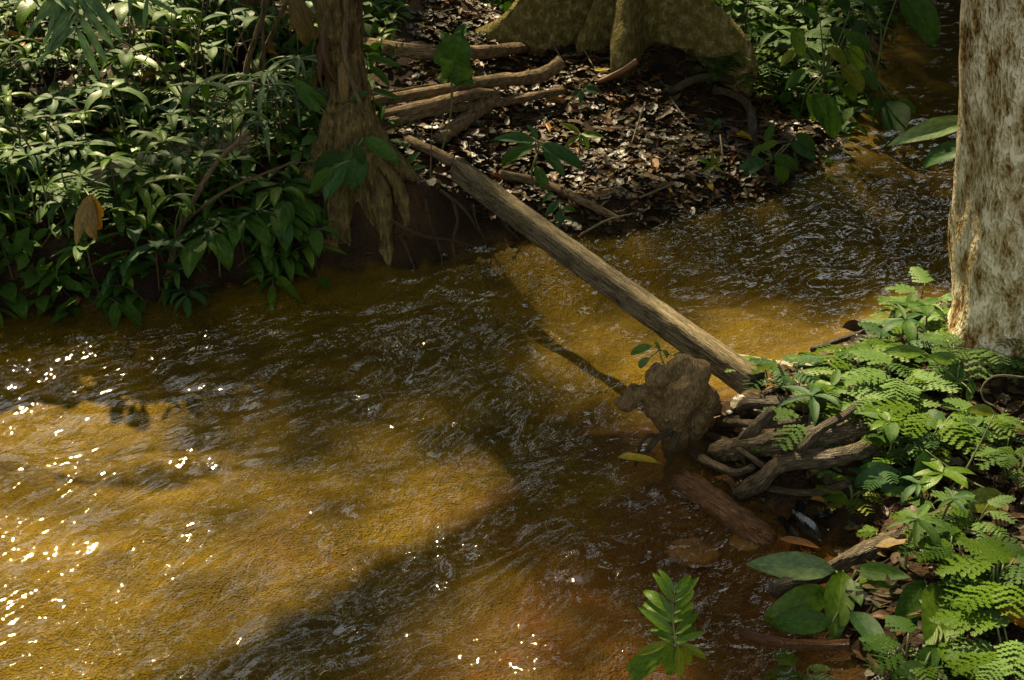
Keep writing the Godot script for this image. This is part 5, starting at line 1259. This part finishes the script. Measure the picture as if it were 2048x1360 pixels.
	var far_marks := [[Vector3(-0.071, 0.307, -7.847), "below the branch pile"], [Vector3(-0.174, 0.277, -7.150), "at the far end of the timber"], [Vector3(0.156, 0.150, -7.288), "around the strap-leaved plant"], [Vector3(0.418, 0.096, -6.933), "beside the straight stick"], [Vector3(1.087, 0.245, -8.404), "on the earth mound"], [Vector3(0.730, 0.388, -8.735), "at the foot of the buttress roots"], [Vector3(0.840, 0.073, -7.131), "at the water edge of the litter bank"], [Vector3(1.388, 0.125, -8.050), "around the hooked root"], [Vector3(0.722, 0.153, -7.744), "in the middle of the litter bank"], [Vector3(0.385, 0.227, -8.130), "behind the small seedlings"], [Vector3(-0.530, 0.536, -8.253), "behind the branch pile"], [Vector3(1.663, 0.107, -8.218), "under the drooping shrub"]]
	var near_marks := [[Vector3(1.713, 0.293, -4.476), "in front of the pale trunk"], [Vector3(1.031, 0.165, -4.294), "among the exposed roots"], [Vector3(1.171, 0.046, -3.708), "beside the mossy log"], [Vector3(1.335, 0.186, -3.034), "in the lower right corner"], [Vector3(1.442, 0.201, -4.056), "under the bright spreading fern"], [Vector3(1.468, 0.168, -4.913), "at the water left of the large fern"], [Vector3(1.500, 0.194, -3.744), "on the slope under the yellow leaf"], [Vector3(1.227, 0.156, -3.376), "between the log and the corner plant"]]
	# 250 fallen leaves one by one, the rest as litter
	var tones := ["dead_brown", "dead_brown", "dead_tan", "dead_dark", "dead_rust", "dead_grey", "dead_tan"]
	var n := 0
	while n < 170:
		var x := R(-0.4, 2.0)
		var z := R(-9.4, -6.7)
		var sd := stream_distance(x, z)
		if sd.x < 0.0 or sd.y > 0.5: continue
		n += 1
		var tone: String = tones[rng.randi() % 7]
		lay_leaf(Vector3(x, height_at(x, z, sd) + R(0.012, 0.035), z), R(0.06, 0.13), tone, "small %s fallen leaf %s" % [dead[tone], near(Vector3(x, 0, z), far_marks)], "fallen leaves on the litter bank")
	n = 0
	while n < 80:
		var x := R(0.9, 2.2)
		var z := R(-5.4, -3.0)
		var sd := stream_distance(x, z)
		if sd.x < 0.0 or x > -z * 0.40 + 0.25: continue
		n += 1
		var tone: String = tones[rng.randi() % 7]
		lay_leaf(Vector3(x, height_at(x, z, sd) + R(0.01, 0.03), z), R(0.05, 0.10), tone, "small %s fallen leaf %s" % [dead[tone], near(Vector3(x, 0, z), near_marks)], "fallen leaves on the near bank")
	var caught := {"dead_tan": "tan", "dead_rust": "rust-coloured", "dead_orange": "orange"}
	for k in 40:
		var x := R(-3.0, -1.0)
		var z := R(-8.2, -5.8)
		var sd := stream_distance(x, z)
		if sd.x < 0.05 or absf(x) > -z * 0.38: continue
		var tone: String = caught.keys()[k % 3]
		lay_leaf(Vector3(x, height_at(x, z, sd) + R(0.03, 0.22), z), R(0.08, 0.16), tone, "dead %s leaf caught among the plants %s" % [caught[tone], ["by the tan log", "above the left water edge", "in the upper left growth"][0 if sd.x < 1.2 and sd.x > 0.6 else (1 if sd.x <= 0.6 else 2)]], "dead leaves caught in the left bank plants", 0.8)
	var kinds := ["dead_brown", "dead_dark", "dead_tan", "dead_grey", "dead_rust"]
	M.flat_dead = [make_leaf(0.20, 0.25, 0.25, 0.10), make_leaf(0.26, -0.3, 0.3, 0.14, 0.5), make_leaf(0.17, 0.5, 0.5, 0.08), make_leaf(0.30, 0.2, 0.2, 0.2, 0.46), make_leaf(0.22, 0.8, 0.6, 0.12)]
	for q in kinds.size():
		var places: Array[Transform3D] = []
		for k in [5200, 3600, 2600, 1500, 1500][q]:
			var x := R(-4.0, 3.0)
			var z := R(-12.8, -2.8)
			if k % 2:
				x = R(-0.6, 2.1)
				z = R(-9.7, -6.6)
			elif k % 8 == 0:
				x = R(0.8, 2.3)
				z = R(-5.5, -2.9)
			var sd := stream_distance(x, z)
			if sd.x < 0.0 or absf(x) > -z * 0.41 + 0.3: continue
			if x > 0.9 and z < -8.3 and z > -9.2 and x < 1.5 and rng.randf() < 0.75: continue
			var a := R(0, TAU)
			var xf := leaf_xf(Vector3(x, height_at(x, z, sd) + R(0.0, 0.02), z), Vector3(cos(a), R(-0.25, 0.25), sin(a)), Vector3(R(-0.4, 0.4), 1, R(-0.4, 0.4)), R(0.05, 0.115), R(0.7, 1.2))
			xf.origin -= xf.basis.x * 0.5
			places.append(xf)
		var mm := MultiMesh.new()
		mm.transform_format = MultiMesh.TRANSFORM_3D
		mm.mesh = M.flat_dead[q]
		mm.instance_count = places.size()
		for i in places.size(): mm.set_instance_transform(i, places[i])
		var c := MultiMeshInstance3D.new()
		c.name = numbered("leaf_litter")
		c.multimesh = mm
		c.material_override = M[kinds[q]]
		add_child(c)
		tag(c, ["brown", "dark rotting", "tan", "greyish", "rust-coloured"][q] + " leaf litter covering the forest floor", "leaf litter", "", "stuff")
